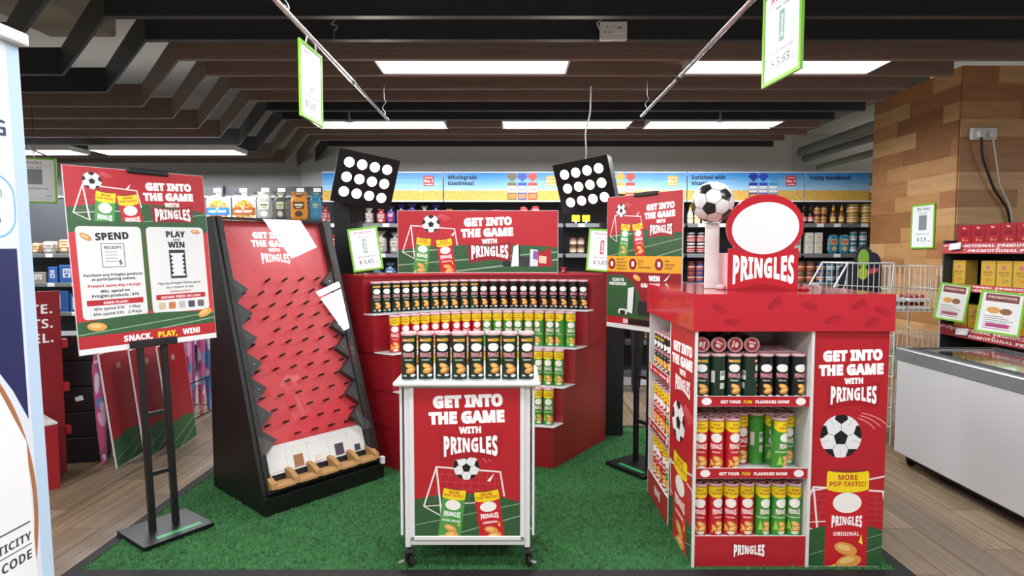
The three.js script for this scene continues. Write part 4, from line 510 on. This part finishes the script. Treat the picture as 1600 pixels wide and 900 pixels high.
// ---------- left background on the floor ----------
{
  const y0 = 0.0005;
  const crate = extrude((() => { const s = new THREE.Shape(); s.moveTo(-0.182, 0); s.lineTo(0.182, 0); s.lineTo(0.185, 0.15); s.lineTo(0.2, 0.15); s.lineTo(0.2, 0.168); s.lineTo(-0.2, 0.168); s.lineTo(-0.2, 0.15); s.lineTo(-0.185, 0.15); s.closePath(); return s; })(), 0.3, 0.008).translate(0, 0.008, -0.15);
  for (let k = 0; k < 5; k++) { const t = thing('storage_crate', 'black plastic crate, ' + ORD[k] + ' from the bottom of the stack', 'crate', [-3.22, y0 + k * 0.186, 4.42], 0.25 + rr(-0.03, 0.03), 'stacked black crates'); part(t, 'tub', crate, std('#14161a', 0.4)); part(t, 'handle', rbox(0.1, 0.02, 0.012, 0.004), M.blackMatte, [0, 0.12, 0.157]); if (k === 2) part(t, 'torn_label', box(0.05, 0.035, 0.001), M.tag, [0.06, 0.1, 0.1592], [0, 0, 0.2]); }
  // red cardboard display with text
  const m = print(300, 640, (g, w, h) => { rect(g, '#8f1a24', 0, 0, w, h); T(g, 'LATE.', w - 20, 60, 44, { align: 'right' }); T(g, 'TS.', w - 20, 110, 44, { align: 'right' }); T(g, 'EL.', w - 20, 160, 44, { align: 'right' }); }, 0.45);
  const t = thing('cardboard_display', 'dark red cardboard display half hidden by the roll-up banner', 'display stand', [-3.2, y0, 3.74], 0.9);
  part(t, 'back_board', box(0.6, 1.26, 0.02), [M.redCard, M.redCard, M.redCard, M.redCard, m, M.redCard], [0.05, 0.63, -0.15]); part(t, 'lower_box', box(0.46, 0.42, 0.3), M.redCard, [0, 0.21, 0.02]); part(t, 'lip', box(0.46, 0.012, 0.3), M.board, [0, 0.426, 0.02]); for (const y of [0.3, 0.6, 0.9]) part(t, 'hook_bracket', rbox(0.03, 0.06, 0.05, 0.004), M.redCard, [0.362, y, -0.13]);
  // leaning foam boards
  const spare = print(300, 420, (g, w, h) => { rect(g, '#9a1c26', 0, 0, w, h); pitch(g, 0, 300, w, 120, {}); oval(g, '#d8c8c8', 140, 60, 5, 12); oval(g, '#d8c8c8', 160, 60, 5, 12); }, 0.4);
  [[-2.78, 4.33, 1.5708, 0.08], [-2.68, 4.5, 1.5708, 0.08], [-2.58, 4.67, 1.5708, 0.08]].forEach(([x, d, a, lean], k) => { const b = thing('spare_board', 'red foam campaign board leaning behind the poster stand, ' + ['front', 'middle', 'rear'][k] + ' of three', 'board', [x, y0, d], a, 'leaning spare boards'); b.rotation.order = 'YXZ'; b.rotation.x = -lean; b.rotation.z = 0.06; part(b, 'board', box(0.36, 0.82, 0.012), M.board, [0, 0.425, 0]); part(b, 'print', plane(0.355, 0.815), spare, [0, 0.425, 0.0065]); });
  // patterned rolls
  const rolls = ['#b5507e', '#8f4a7a', '#3f6f9e', '#c06a92', '#5b4f8e'].map((c, i) => std(0xffffff, 0.4, { map: tex(64, 256, (g, w, h) => { rect(g, c, 0, 0, w, h); for (let k = 0; k < 40; k++) oval(g, ['#d9a3bd', '#5a7fae', '#8a4a72', '#c9c0d4'][(k + i) % 4], rnd() * w, rnd() * h, 5, 9, rnd() * 3); }) }));
  [[-2.93, 4.24], [-2.93, 4.36], [-2.95, 4.86], [-3.08, 4.92], [-2.94, 5.0], [-3.07, 5.1], [-2.93, 5.2], [-3.06, 5.32], [-2.94, 5.4], [-3.05, 5.52], [-2.93, 5.6], [-3.06, 5.7], [-2.94, 5.76]].forEach(([x, d], k) => { const r = thing('wrapped_umbrella', ['pink', 'mauve', 'blue', 'rose', 'violet'][k % 5] + ' patterned umbrella in a sleeve, ' + ORD[k] + ' in the rack behind the poster stand', 'umbrella', [x, y0, d], k, 'sleeved umbrellas'); r.rotation.z = rr(-0.03, 0.03); part(r, 'sleeve', lathe([[0, 0], [0.014, 0.0], [0.018, 0.03], [0.03, 0.25], [0.036, 0.7], [0.02, 0.8]], 12), rolls[k % 5]); part(r, 'shaft', cyl(0.006, 0.12, 8), M.chrome, [0, 0.85, 0]); part(r, 'grip', lathe([[0, 0], [0.012, 0], [0.014, 0.06], [0.01, 0.09], [0, 0.095]], 10), rolls[(k + 1) % 5], [0, 0.9, 0]); });
  const bin = thing('umbrella_rack', 'low black wire rack holding the sleeved umbrellas', 'rack', [-3.01, y0, 5.32], 0); const w = [];
  for (const y of [0.02, 0.35]) w.push(rod([-0.14, y, -0.56], [0.14, y, -0.56], 0.006), rod([-0.14, y, 0.56], [0.14, y, 0.56], 0.006), rod([-0.14, y, -0.56], [-0.14, y, 0.56], 0.006), rod([0.14, y, -0.56], [0.14, y, 0.56], 0.006)); for (const sx of [-1, 1]) for (const sz of [-1, 1]) w.push(rod([sx * 0.14, 0, sz * 0.56], [sx * 0.14, 0.36, sz * 0.56], 0.007)); part(bin, 'wire_frame', merge(w), M.blackMetal);
}
// person behind the poster
{
  const t = thing('person', 'person in black trousers and dark shirt standing behind the grand prizes poster', 'person', [1.26, 0.0055, 6.5], 2.9), N = 88, SZ = 0.95, mc = new MarchingCubes(N, M.black, false, false, 120000), f = mc.field;
  const J = [[[-0.09, 0.1, 0], 0.05, [-0.1, 0.5, 0.01], 0.062], [[-0.1, 0.5, 0.01], 0.064, [-0.09, 0.92, 0], 0.09], [[0.09, 0.1, 0], 0.05, [0.1, 0.5, 0.01], 0.062], [[0.1, 0.5, 0.01], 0.064, [0.09, 0.92, 0], 0.09], [[-0.09, 0.045, -0.03], 0.042, [-0.1, 0.035, 0.15], 0.034], [[0.09, 0.045, -0.03], 0.042, [0.1, 0.035, 0.15], 0.034], [[0, 0.95, 0], 0.14, [0, 1.15, 0], 0.13], [[0, 1.15, 0], 0.13, [0, 1.36, 0], 0.14], [[-0.1, 1.4, 0], 0.07, [0.1, 1.4, 0], 0.07], [[-0.17, 1.4, 0], 0.06, [-0.24, 1.12, 0], 0.045], [[-0.24, 1.12, 0], 0.042, [-0.23, 0.86, 0.08], 0.032], [[0.17, 1.4, 0], 0.06, [0.24, 1.12, 0], 0.045], [[0.24, 1.12, 0], 0.042, [0.23, 0.86, 0.08], 0.032], [[0, 1.42, 0], 0.055, [0, 1.52, 0.01], 0.05], [[0, 1.58, 0.015], 0.085, [0, 1.65, 0], 0.095], [[0, 1.57, 0.09], 0.02, [0, 1.59, 0.112], 0.014]];
  for (const s of [-1, 1]) for (let q = 0; q < 5; q++) { const x = s * (0.23 + (q - 2) * 0.014 * 0.4), z = 0.07 + q * 0.017; J.push([[x, 0.82, 0.085 + (q - 2) * 0.012], 0.016, [x, 0.72 - (q === 2 ? 0.01 : 0) + (q === 0 ? 0.05 : 0), z], 0.012]); }
  const A = new THREE.Vector3(), B = new THREE.Vector3(), P = new THREE.Vector3();
  const S = J.map(([a, ra, b, rb]) => [v3(a), ra, v3(b), rb]);
  const dist = (x, y, z) => { let m = 9; for (const [a, ra, b, rb] of S) { A.copy(b).sub(a); P.set(x, y, z).sub(a); const h = Math.min(1, Math.max(0, P.dot(A) / A.lengthSq())); const dd = P.addScaledVector(A, -h).length() - (ra + (rb - ra) * h), k = 0.03, e = Math.max(k - Math.abs(m - dd), 0) / k; m = Math.min(m, dd) - e * e * k * 0.25; } return m; };
  for (let z = 0; z < N; z++) for (let y = 0; y < N; y++) for (let x = 0; x < N; x++) { const X = (x - N / 2) / (N / 2) * SZ, Z = (z - N / 2) / (N / 2) * SZ, Y = (y - N / 2) / (N / 2) * SZ + 0.9; f[x + y * N + z * N * N] = Math.abs(X) > 0.4 || Math.abs(Z) > 0.35 ? -1 : -dist(X, Y, Z); }
  mc.isolation = 0; mc.update(); const n = mc.count * 3, pos = new Float32Array(n), nor = new Float32Array(n), col = new Float32Array(n);
  for (let i = 0; i < n; i += 3) { pos[i] = mc.positionArray[i] * SZ; pos[i + 1] = mc.positionArray[i + 1] * SZ + 0.9; pos[i + 2] = mc.positionArray[i + 2] * SZ; for (let c = 0; c < 3; c++) nor[i + c] = mc.normalArray[i + c]; const y = pos[i + 1], x = Math.abs(pos[i]), head = y > 1.5, hand = x > 0.17 && y < 0.86, hair = head && (y > 1.68 || pos[i + 2] < -0.01); const k = hair ? [0.01, 0.009, 0.008] : head || hand ? [0.45, 0.27, 0.18] : y > 0.95 ? [0.03, 0.03, 0.035] : [0.008, 0.008, 0.009]; col.set(k, i); }
  const g = new THREE.BufferGeometry(); g.setAttribute('position', new THREE.BufferAttribute(pos, 3)); g.setAttribute('normal', new THREE.BufferAttribute(nor, 3)); g.setAttribute('color', new THREE.BufferAttribute(col, 3));
  part(t, 'body', g, std('#ffffff', 0.75, { vertexColors: true })); for (const s of [-1, 1]) part(t, 'eye', new THREE.SphereGeometry(0.012, 10, 8), C('#1a1512', 0.3), [s * 0.032, 1.625, 0.085]); part(t, 'mouth', rbox(0.045, 0.01, 0.01, 0.004), C('#8a4a44', 0.5), [0, 1.54, 0.1]);
}

// ---------- right side: column, racks, shelf, freezer ----------
{
  const col = part(scene, 'wall_column', box(1.9, 3.07, 1.2), std('#6b5036', 0.7), [4.71, 1.535, -5.72]); col.userData.kind = 'structure'; col.userData.label = 'square column clad in warm wood planks';
  const wm = [['#a9784a', ['#8d5f38', '#c0905e', '#7d522f']], ['#b98a58', ['#9c6f42', '#cfa473', '#8a5f38']], ['#97683f', ['#7c5230', '#ad7d50', '#6b4527']], ['#c49a68', ['#aa7f4f', '#d8b384', '#96703f']], ['#a57147', ['#8a5937', '#b98660', '#774a2c']]].map(([b, s]) => std(0xffffff, 0.4, { map: GRAIN(384, 96, b, s, 90) }));
  const mk = (w) => cached('wp' + w, () => { const g = new THREE.BoxGeometry(w, 0.1465, 0.012), p = g.attributes.position, u = g.attributes.uv; for (let i = 0; i < p.count; i++) u.setXY(i, p.getX(i) / 0.6, p.getY(i) / 0.15 + 0.5); return g; });
  for (let r = 0; r < 21; r++) {
    const y = -1.535 + 0.0735 + r * 0.1465;
    let off = [0, 0.35, 0.6, 0.2, 0.45][r % 5], a = -0.6; const cuts = [a]; let q = a + 0.25 + off * 0.7; while (q < 0.55) { cuts.push(q); q += 0.62; } cuts.push(0.6);
    for (let k = 0; k + 1 < cuts.length; k++) { const w = Math.round((cuts[k + 1] - cuts[k]) * 1000) / 1000; part(col, 'plank', mk(w - 0.002), wm[Math.floor(rnd() * 5)], [-0.95 - 0.005, y, (cuts[k] + cuts[k + 1]) / 2], [0, -Math.PI / 2, 0]); }
    const c2 = [-0.95]; q = -0.95 + 0.3 + off; while (q < 0.85) { c2.push(q); q += 0.75; } c2.push(0.95);
    for (let k = 0; k + 1 < c2.length; k++) { const w = Math.round((c2[k + 1] - c2[k]) * 1000) / 1000; part(col, 'plank', mk(w - 0.002), wm[Math.floor(rnd() * 5)], [(c2[k] + c2[k + 1]) / 2, y, 0.605]); }
  }
  const colSign = priceSign('green-framed price sign on the wooden column', priceSheet('This Store', '$ 1.9', null, '#33363a'), [3.738, 1.56, 5.5], -Math.PI / 2 + 0.02, 0, 0, 0.3, 0.4);
  const s = thing('power_socket', 'white double power socket with two plugs on the wooden column', 'power socket', [3.93, 2.51, 5.103]); part(s, 'plate', rbox(0.21, 0.1, 0.035, 0.008), M.whiteGloss, [0, 0, 0.018]); for (const x of [-0.045, 0.05]) { const p = part(s, 'plug', rbox(0.055, 0.055, 0.04, 0.01), M.whiteGloss, [x, -0.01, 0.055]); part(p, 'switch_light', box(0.012, 0.006, 0.003), C('#b03030'), [0, 0.0, 0.0205]); }
  part(s, 'black_cable', tube([[-0.045, -0.04, 0.06], [-0.02, -0.2, 0.05], [0.1, -0.45, 0.03], [0.22, -0.62, 0.03], [0.27, -0.8, 0.02]], 0.009, 30), M.cableBlack); part(s, 'white_cable', tube([[0.05, -0.04, 0.06], [0.09, -0.2, 0.05], [0.15, -0.42, 0.03], [0.24, -0.6, 0.03], [0.28, -0.8, 0.02]], 0.006, 30), M.cableWhite);
}
// steel shelf with promotional strips, along the wall behind the freezer
{
  const t = thing('promotion_shelf', 'steel shelf with red promotional strips behind the chest freezer', 'shelving', [3.56, 0, 4.98], -Math.PI / 2), L = 2.4;   // local x runs towards the camera
  part(t, 'back_panel', box(L, 1.62, 0.02), M.backPanel, [L / 2, 0.82, -0.38]); for (const x of [0.01, L - 0.01]) part(t, 'end_panel', box(0.02, 1.62, 0.38), M.darkGrey, [x, 0.81, -0.19]);
  const strip = print(1024, 96, (g, w, h) => { rect(g, '#b03a40', 0, 0, w, h); for (let k = 0; k < 60; k++) oval(g, ['#d98a6a', '#e3b25a', '#c25a50', '#f0dcc8'][k % 4], rnd() * w, rnd() * h, 7, 6, rnd() * 3); for (const [x, y] of [[30, 26], [560, 26], [120, 72], [650, 72]]) { T(g, 'PROMOTIONAL PRODUCTS', x, y, 34, { align: 'left', color: '#f6eeea', sx: 0.8 }); } }, 0.35);
  for (const [y, h] of [[1.56, 0.085], [1.25, 0.06], [0.9, 0.09]]) { const s = part(t, 'shelf', box(L - 0.04, 0.02, 0.38), M.shelf, [L / 2, y, -0.19]); const r = part(s, 'promo_strip', box(L - 0.02, h, 0.006), M.redCard, [0, -0.005, 0.195], [-0.2, 0, 0]); part(r, 'print', plane(L - 0.022, h - 0.004), strip, [0, 0, 0.0035]); }
  [[0.17, 1.58], [0.28, 0.91]].forEach(([x, y]) => part(t, 'price_display', rbox(0.12, 0.055, 0.015, 0.006), M.tag, [x, y - 0.01, 0.025], [-0.2, 0, 0.1]));
  const redBox = print(160, 180, (g, w, h) => { rect(g, '#a8202c', 0, 0, w, h); round(g, '#8a1a26', 40, 50, 90, 44, 6); T(g, 'Tea', 80, 24, 22, {}); rect(g, '#d8584a', 30, 104, 100, 4); T(g, '24', 70, 128, 26, { color: '#f3d9a0' }); oval(g, '#e08a3a', 115, 132, 14, 8); oval(g, '#f0e6dc', 16, 165, 9, 9); }, 0.35);
  const yellowBox = print(160, 200, (g, w, h) => { rect(g, '#c9a33f', 0, 0, w, h); oval(g, '#c7677a', 80, 50, 22, 16); T(g, 'GOLD TEA', 80, 90, 22, { color: '#5a3a14' }); rect(g, '#6a4a1a', 40, 108, 80, 4); oval(g, '#d98a2a', 75, 152, 18, 22); oval(g, '#8a9a4a', 110, 150, 16, 12); }, 0.35);
  const carton = (k, x, y, m, w, h, name, label, group) => { const b = thing(name, label, 'carton', [3.62, y, 4.98 - x], -Math.PI / 2, group); part(b, 'carton_body', rbox(w, h, 0.1, 0.003), C(name === 'red_carton' ? '#9a1d28' : '#b8933a', 0.4), [0, h / 2, -0.055]); part(b, 'print', plane(w - 0.006, h - 0.006), m, [0, h / 2, -0.0042]); };
  for (let k = 0; k < 7; k++) carton(k, 0.14 + k * 0.143, 1.571, redBox, 0.14, 0.168, 'red_carton', 'red tea carton, ' + ORD[k] + ' from the column on the top promotion shelf', 'red cartons');
  for (let k = 0; k < 7; k++) if (k !== 1) carton(k, 0.1 + k * 0.15, 1.2605, yellowBox, 0.142, 0.2, 'yellow_carton', 'yellow tea carton, ' + ORD[k] + ' place from the column on the middle promotion shelf', 'yellow cartons');
  for (let k = 0; k < 7; k++) carton(k, 0.14 + k * 0.15, 0.9105, yellowBox, 0.142, 0.2, 'yellow_carton', 'yellow tea carton, ' + ORD[k] + ' from the column on the lower promotion shelf', 'yellow cartons');
  const ad = (c) => print(300, 424, (g, w, h) => { rect(g, '#ecebe8', 0, 0, w, h); rect(g, '#7a2f34', 30, 16, 240, 80); T(g, 'PROMOTION', 150, 50, 34, { color: '#f0dcc8' }); oval(g, '#d8a04a', 100, 190, 50, 34); oval(g, '#8a5a34', 190, 195, 44, 34); for (let k = 0; k < 7; k++) rect(g, '#8a8a8c', 40, 250 + k * 22, 140 + (k * 37) % 80, 8); rect(g, c, 60, 330, 170, 40); }, 0.3);
  priceSign('tilted green-framed offer sign at the far end of the promotion shelf', ad('#a8506a'), [3.425, 0.99, 4.7], -0.75, -0.12, -0.12, 0.2, 0.29, 'offer_sign'); priceSign('large green-framed offer sign at the right picture edge', ad('#b03a80'), [3.4, 0.95, 4.2], -0.75, -0.1, -0.12, 0.25, 0.3, 'offer_sign');
}
// chest freezer
{
  const t = thing('chest_freezer', 'white chest freezer with grey rim and glass sliding lids', 'freezer', [2.77, 0, 4.295], -Math.PI / 2), L = 2.1, D = 0.7;   // local x towards the camera, local z into the aisle
  part(t, 'body', rbox(L, 0.67, D, 0.012), phys('#c9cacb', 0.35, { clearcoat: 0.2 }), [L / 2, 0.42, -D / 2]);
  const s = poly([[0, 0], [L, 0], [L, D], [0, D]]); s.holes.push(new THREE.Path([[0.06, 0.06], [0.06, D - 0.06], [L - 0.06, D - 0.06], [L - 0.06, 0.06]].map((p) => new THREE.Vector2(...p)))); part(t, 'rim', extrude(s, 0.075, 0.006).rotateX(-Math.PI / 2), M.alu, [0, 0.76, 0]);
  const e = poly([[0.05, 0.05], [L - 0.05, 0.05], [L - 0.05, D - 0.05], [0.05, D - 0.05]]); e.holes.push(new THREE.Path([[0.09, 0.09], [0.09, D - 0.09], [L - 0.09, D - 0.09], [L - 0.09, 0.09]].map((p) => new THREE.Vector2(...p)))); part(t, 'lid_track', extrude(e, 0.045, 0.003).rotateX(-Math.PI / 2), M.darkGrey, [0, 0.8, 0]);
  part(t, 'contents_tray', box(L - 0.16, 0.01, D - 0.16), std('#d5d9dc', 0.5), [L / 2, 0.762, -D / 2]);
  for (const [x, y] of [[0.29 * L, 0.836], [0.72 * L, 0.848]]) { const g = part(t, 'glass_lid', box(L * 0.48, 0.006, D - 0.13), M.glass, [x, y, -D / 2]); part(g, 'lid_frame', merge([box(L * 0.48, 0.014, 0.02).clone().translate(0, 0, D / 2 - 0.07), box(L * 0.48, 0.014, 0.02).clone().translate(0, 0, -D / 2 + 0.07), box(0.025, 0.014, D - 0.13).clone().translate(L * 0.24, 0, 0), box(0.025, 0.014, D - 0.13).clone().translate(-L * 0.24, 0, 0)]), M.alu); }
  part(t, 'plinth', box(L - 0.1, 0.05, D - 0.12), M.blackMatte, [L / 2, 0.065, -D / 2]); for (const x of [0.08, L - 0.08]) for (const z of [-0.08, -D + 0.08]) part(t, 'wheel', lathe([[0, -0.012], [0.03, -0.012], [0.034, 0], [0.03, 0.012], [0, 0.012]], 16), M.rubber, [x, 0.034, z], [0, 0, Math.PI / 2]); part(t, 'maker_plate', box(0.12, 0.018, 0.002), M.greyMetal, [0.14, 0.8, 0.007]);
}
// wire basket racks
function wireRack(label, pos, ang, hopper) {
  const t = thing('wire_rack', label, 'wire rack', pos, ang, 'wire basket racks'), r = 0.004, W = hopper ? 0.44 : 0.42, D = 0.38;
  for (const sx of [-1, 1]) for (const sz of [-1, 1]) part(t, 'upright', rod([sx * W / 2, 0, sz * D / 2], [sx * W / 2, hopper ? 1.05 : 1.42, sz * D / 2], 0.007, 8), M.wire);
  const basket = (y, h, slant) => { const l = []; for (let k = 0; k <= 10; k++) { const x = -W / 2 + W * k / 10; l.push(rod([x, y, D / 2], [x, y + h * (slant ? 0.45 : 1), D / 2], r * 0.7, 5), rod([x, y, -D / 2], [x, y + h, -D / 2], r * 0.7, 5), rod([x, y, -D / 2], [x, y, D / 2], r * 0.6, 5)); } for (let k = 1; k < 8; k++) { const z = -D / 2 + D * k / 8; l.push(rod([-W / 2, y, z], [-W / 2, y + h, z], r * 0.7, 5), rod([W / 2, y, z], [W / 2, y + h, z], r * 0.7, 5)); } for (const q of [0, h * 0.5, h]) { for (const s of [-1, 1]) l.push(rod([s * W / 2, y + q, -D / 2], [s * W / 2, y + q, D / 2], r, 6)); l.push(rod([-W / 2, y + q, -D / 2], [W / 2, y + q, -D / 2], r, 6)); if (!slant || q < h * 0.6) l.push(rod([-W / 2, y + q, D / 2], [W / 2, y + q, D / 2], r, 6)); } part(t, 'basket', merge(l), M.wire); };
  basket(0.15, 0.3); basket(0.55, 0.32); if (!hopper) basket(1.05, 0.36); 
  if (hopper) { const l = []; const y0 = 1.13, y1 = 1.44; for (let k = 0; k <= 12; k++) { const x = -0.33 + 0.5 * k / 12, xt = Math.max(x, -0.33 + 0.18); for (const z of [-D / 2, D / 2]) l.push(rod([x, y0 + (x + 0.33) * -0.08, z], [Math.max(x, -0.16), Math.min(y1, y0 + 0.02 + (x + 0.33) * 1.9), z], r * 0.7, 5)); l.push(rod([x, y0 - (x + 0.33) * 0.08, -D / 2], [x, y0 - (x + 0.33) * 0.08, D / 2], r * 0.6, 5)); } for (const z of [-D / 2, D / 2]) { l.push(rod([-0.33, y0, z], [-0.16, y1, z], 0.007), rod([-0.16, y1, z], [0.2, y1, z], 0.007), rod([-0.33, y0, z], [0.17, y0 - 0.04, z], 0.006), rod([0.2, y1, z], [0.17, y0 - 0.04, z], 0.006), rod([-0.25, 1.27, z], [0.19, 1.25, z], 0.004)); } for (const [x, y] of [[-0.33, y0], [-0.16, y1], [0.2, y1]]) l.push(rod([x, y, -D / 2], [x, y, D / 2], 0.007)); for (const z of [-D / 2, D / 2]) l.push(rod([0.1, 1.05, z], [0.1, 1.1, z], 0.007), rod([-0.2, 1.05, z], [-0.2, 1.12, z], 0.007)); part(t, 'hopper_basket', merge(l), M.wire); part(t, 'top_ring', merge([rod([-W / 2, 1.05, -D / 2], [W / 2, 1.05, -D / 2], 0.006), rod([-W / 2, 1.05, D / 2], [W / 2, 1.05, D / 2], 0.006), rod([-W / 2, 1.05, -D / 2], [-W / 2, 1.05, D / 2], 0.006), rod([W / 2, 1.05, -D / 2], [W / 2, 1.05, D / 2], 0.006)]), M.wire); }
  return t;
}
wireRack('white wire rack with slanted hopper basket behind the square stand', [2.76, 0, 4.85], 0, true);
wireRack('tall white wire basket rack between the column and the freezer', [3.225, 0, 5.0], 0, false);
{ // display card, produce and packs in the racks
  const c = thing('toy_display_card', 'dark navy shaped card with green print in the hopper basket', 'display card', [2.8, 1.105, 4.84]); const sh = new THREE.Shape(); sh.moveTo(-0.17, 0); sh.lineTo(0.17, 0); sh.lineTo(0.17, 0.3); sh.quadraticCurveTo(0.16, 0.42, 0.09, 0.42); sh.quadraticCurveTo(0.04, 0.5, -0.01, 0.46); sh.quadraticCurveTo(-0.05, 0.42, -0.05, 0.34); sh.lineTo(-0.17, 0.3); sh.closePath();
  part(c, 'card', extrude(sh, 0.006), C('#191d2c', 0.4)); const leaf = new THREE.Shape(); leaf.absellipse(0.02, 0.37, 0.045, 0.075, 0, Math.PI * 2); part(c, 'green_print', extrude(leaf, 0.002), C('#7fae3a', 0.4), [0, 0, 0.006]); const l2 = new THREE.Shape(); l2.absellipse(0.02, 0.25, 0.04, 0.05, 0, Math.PI * 2); part(c, 'green_print', extrude(l2, 0.002), C('#a9c23a', 0.4), [0, 0, 0.006]); const l3 = new THREE.Shape(); l3.absellipse(0.1, 0.27, 0.045, 0.022, 0, Math.PI * 2, false, 0.3); part(c, 'pink_print', extrude(l3, 0.002), C('#c24a5a', 0.4), [0, 0, 0.006]);
  const leafGeo = new THREE.BufferGeometry(); leafGeo.setAttribute('position', new THREE.Float32BufferAttribute([0, 0, 0, 0.025, 0.05, 0.012, 0, 0.11, 0.03, -0.025, 0.05, 0.012], 3)); leafGeo.setIndex([0, 1, 2, 0, 2, 3]); leafGeo.computeVertexNormals(); const lm = [std('#3f7a2a', 0.5, { side: THREE.DoubleSide }), std('#5a9a35', 0.5, { side: THREE.DoubleSide }), std('#2f5f22', 0.5, { side: THREE.DoubleSide })];
  for (let k = 0; k < 3; k++) { const t = thing('leafy_bunch', 'bunch of green leafy vegetables, ' + ORD[k] + ' from left in the lower basket', 'vegetable', [3.1 + k * 0.12, 0.556, 4.96 + (k % 2) * 0.06], k, 'leafy bunches'); part(t, 'stalks', lathe([[0, 0], [0.03, 0], [0.035, 0.05], [0.05, 0.1], [0, 0.1]], 10), C('#b9c98a', 0.5)); for (let q = 0; q < 16; q++) { const l = part(t, 'leaf', leafGeo, lm[q % 3], [rr(-0.02, 0.02), 0.06 + rr(0, 0.07), rr(-0.05, 0.05)], [rr(-0.3, 0.3), rr(0, 6.28), rr(-0.4, 0.4)]); l.scale.setScalar(rr(0.55, 0.8)); } }
  for (let k = 0; k < 4; k++) { const t = thing('produce_tray', 'clear wrapped tray of ' + (k % 2 ? 'red' : 'pale') + ' produce, ' + ORD[k] + ' in the upper wire basket', 'produce tray', [3.125 + (k % 2) * 0.2, 1.056 + Math.floor(k / 2) * 0.062, 5.0], 0, 'wrapped trays'); part(t, 'tray', rbox(0.18, 0.03, 0.24, 0.01), M.clearBag, [0, 0.016, 0]); for (let q = 0; q < 6; q++) part(t, 'fruit', cached('fruit', () => new THREE.SphereGeometry(0.024, 12, 8)), C(k % 2 ? '#9a3f34' : '#c9c4a8', 0.4), [((q % 3) - 1) * 0.055, 0.036, (Math.floor(q / 3) - 0.5) * 0.1]); }
}
// ---------- hanging things ----------
{
  const mk = (label, x, d0, d1, y, hooks) => { const t = thing('hanging_rod', label, 'metal rod', [x, y, d1], 0, 'hanging sign rods'); part(t, 'outer_tube', rod([0, 0, 0], [0, 0, (d1 - d0) * 0.42], 0.0105, 12), M.chrome); part(t, 'inner_tube', rod([0, 0, (d1 - d0) * 0.42], [0, 0, d1 - d0], 0.0135, 12), M.chrome); part(t, 'joint', rod([0, 0, (d1 - d0) * 0.41], [0, 0, (d1 - d0) * 0.43], 0.015, 12), M.darkGrey); part(t, 'end_cap', rod([0, 0, -0.012], [0, 0, 0.004], 0.0112, 12), M.tag); for (const z of hooks) part(t, 'hook', tube([[0, 0.012, z], [0.015, -0.002, z], [0.012, 0.02, z], [-0.005, 0.05, z], [0.02, 0.09, z], [0.008, 0.115, z], [0.008, 0.21, z]], 0.003, 30), M.steel); return t; };
  mk('left metal hanging rod with the small price sign', -0.915, 2.15, 4.49, 2.5, [0.15, 2.0]); mk('right metal hanging rod with the large price sign', 0.93, 2.1, 4.37, 2.5, [0.12, 2.0]);
  const A = priceSign('green-framed price sign hanging from the left rod', sheetGreen, [-0.915, 2.12, 2.79], 1.5, 0, 0, 0.25, 0.33, 'hanging_price_sign'); for (const x of [-0.06, 0.06]) part(A, 'hanging_loop', tube([[x, 0.32, 0], [x * 0.8, 0.36, 0.004], [x * 0.6, 0.365, 0]], 0.004), M.cableWhite);
  const B = priceSign('green-framed price sign hanging from the right rod', sheetGreen, [0.93, 2.12, 2.12], -1.48, 0, 0, 0.25, 0.32, 'hanging_price_sign'); for (const x of [-0.06, 0.06]) part(B, 'hanging_loop', tube([[x, 0.305, 0], [x * 0.8, 0.34, 0.004], [x * 0.6, 0.36, 0]], 0.004), M.cableWhite);
  const s = thing('ceiling_socket', 'white switched power socket fixed to a black ceiling baffle', 'power socket', [0.56, 2.742, 3.405]); part(s, 'plate', rbox(0.15, 0.1, 0.03, 0.006), M.whiteGloss, [0, 0, 0.0]); part(s, 'switch', rbox(0.05, 0.045, 0.01, 0.003), M.whiteGloss, [0.03, 0.005, 0.018]); part(s, 'switch_light', box(0.022, 0.008, 0.002), C('#a83a34'), [0.03, 0.012, 0.0238]); for (const [x, y] of [[-0.035, 0.02], [-0.047, -0.008], [-0.023, -0.008]]) part(s, 'pin_slot', box(0.008, 0.005, 0.002), M.blackMatte, [x, y, 0.0155]); part(s, 'cable', tube([[-0.07, 0.06, 0], [-0.09, 0.04, 0.005], [-0.06, -0.02, 0.01], [-0.05, -0.03, 0.01]], 0.004), M.cableWhite);
  tag(part(scene, 'hanging_cable', tube([[0.57, 2.72, -4.42], [0.575, 2.55, -4.5], [0.555, 2.42, -4.6], [0.58, 2.28, -4.75], [0.56, 2.19, -4.83]], 0.006, 40), M.cableWhite), 'white power cable hanging down to the right floodlight', 'cable');
  tag(part(scene, 'ceiling_hook', merge([tube([[-0.98, 2.83, -3.36], [-0.965, 2.79, -3.36], [-0.985, 2.765, -3.36], [-0.955, 2.755, -3.36], [-0.965, 2.73, -3.36]], 0.003, 24), rod([-0.972, 2.74, -3.36], [-0.972, 2.66, -3.36], 0.0025)]), M.steel), 'loose steel hook dangling from a black baffle', 'hook');
  for (const [x, d, n] of [[-1.42, 5.32, 'left'], [1.81, 5.3, 'right']]) { const k = thing('sprinkler', 'small ceiling sprinkler head, ' + n + ' one by the far lights', 'sprinkler', [x, 2.66, d], 0, 'sprinklers'); part(k, 'rose', lathe([[0, 0], [0.04, 0], [0.042, 0.006], [0.012, 0.014], [0.01, 0.05], [0, 0.05]], 16), M.greyMetal); part(k, 'deflector', cyl(0.016, 0.004, 12), M.steel, [0, -0.02, 0]); part(k, 'stem', cyl(0.004, 0.02, 8), M.steel, [0, -0.01, 0]); part(k, 'drop_pipe', cyl(0.008, 0.98, 8), M.greyMetal, [0, 0.5, 0]); }
}
renderer.render(scene, camera);
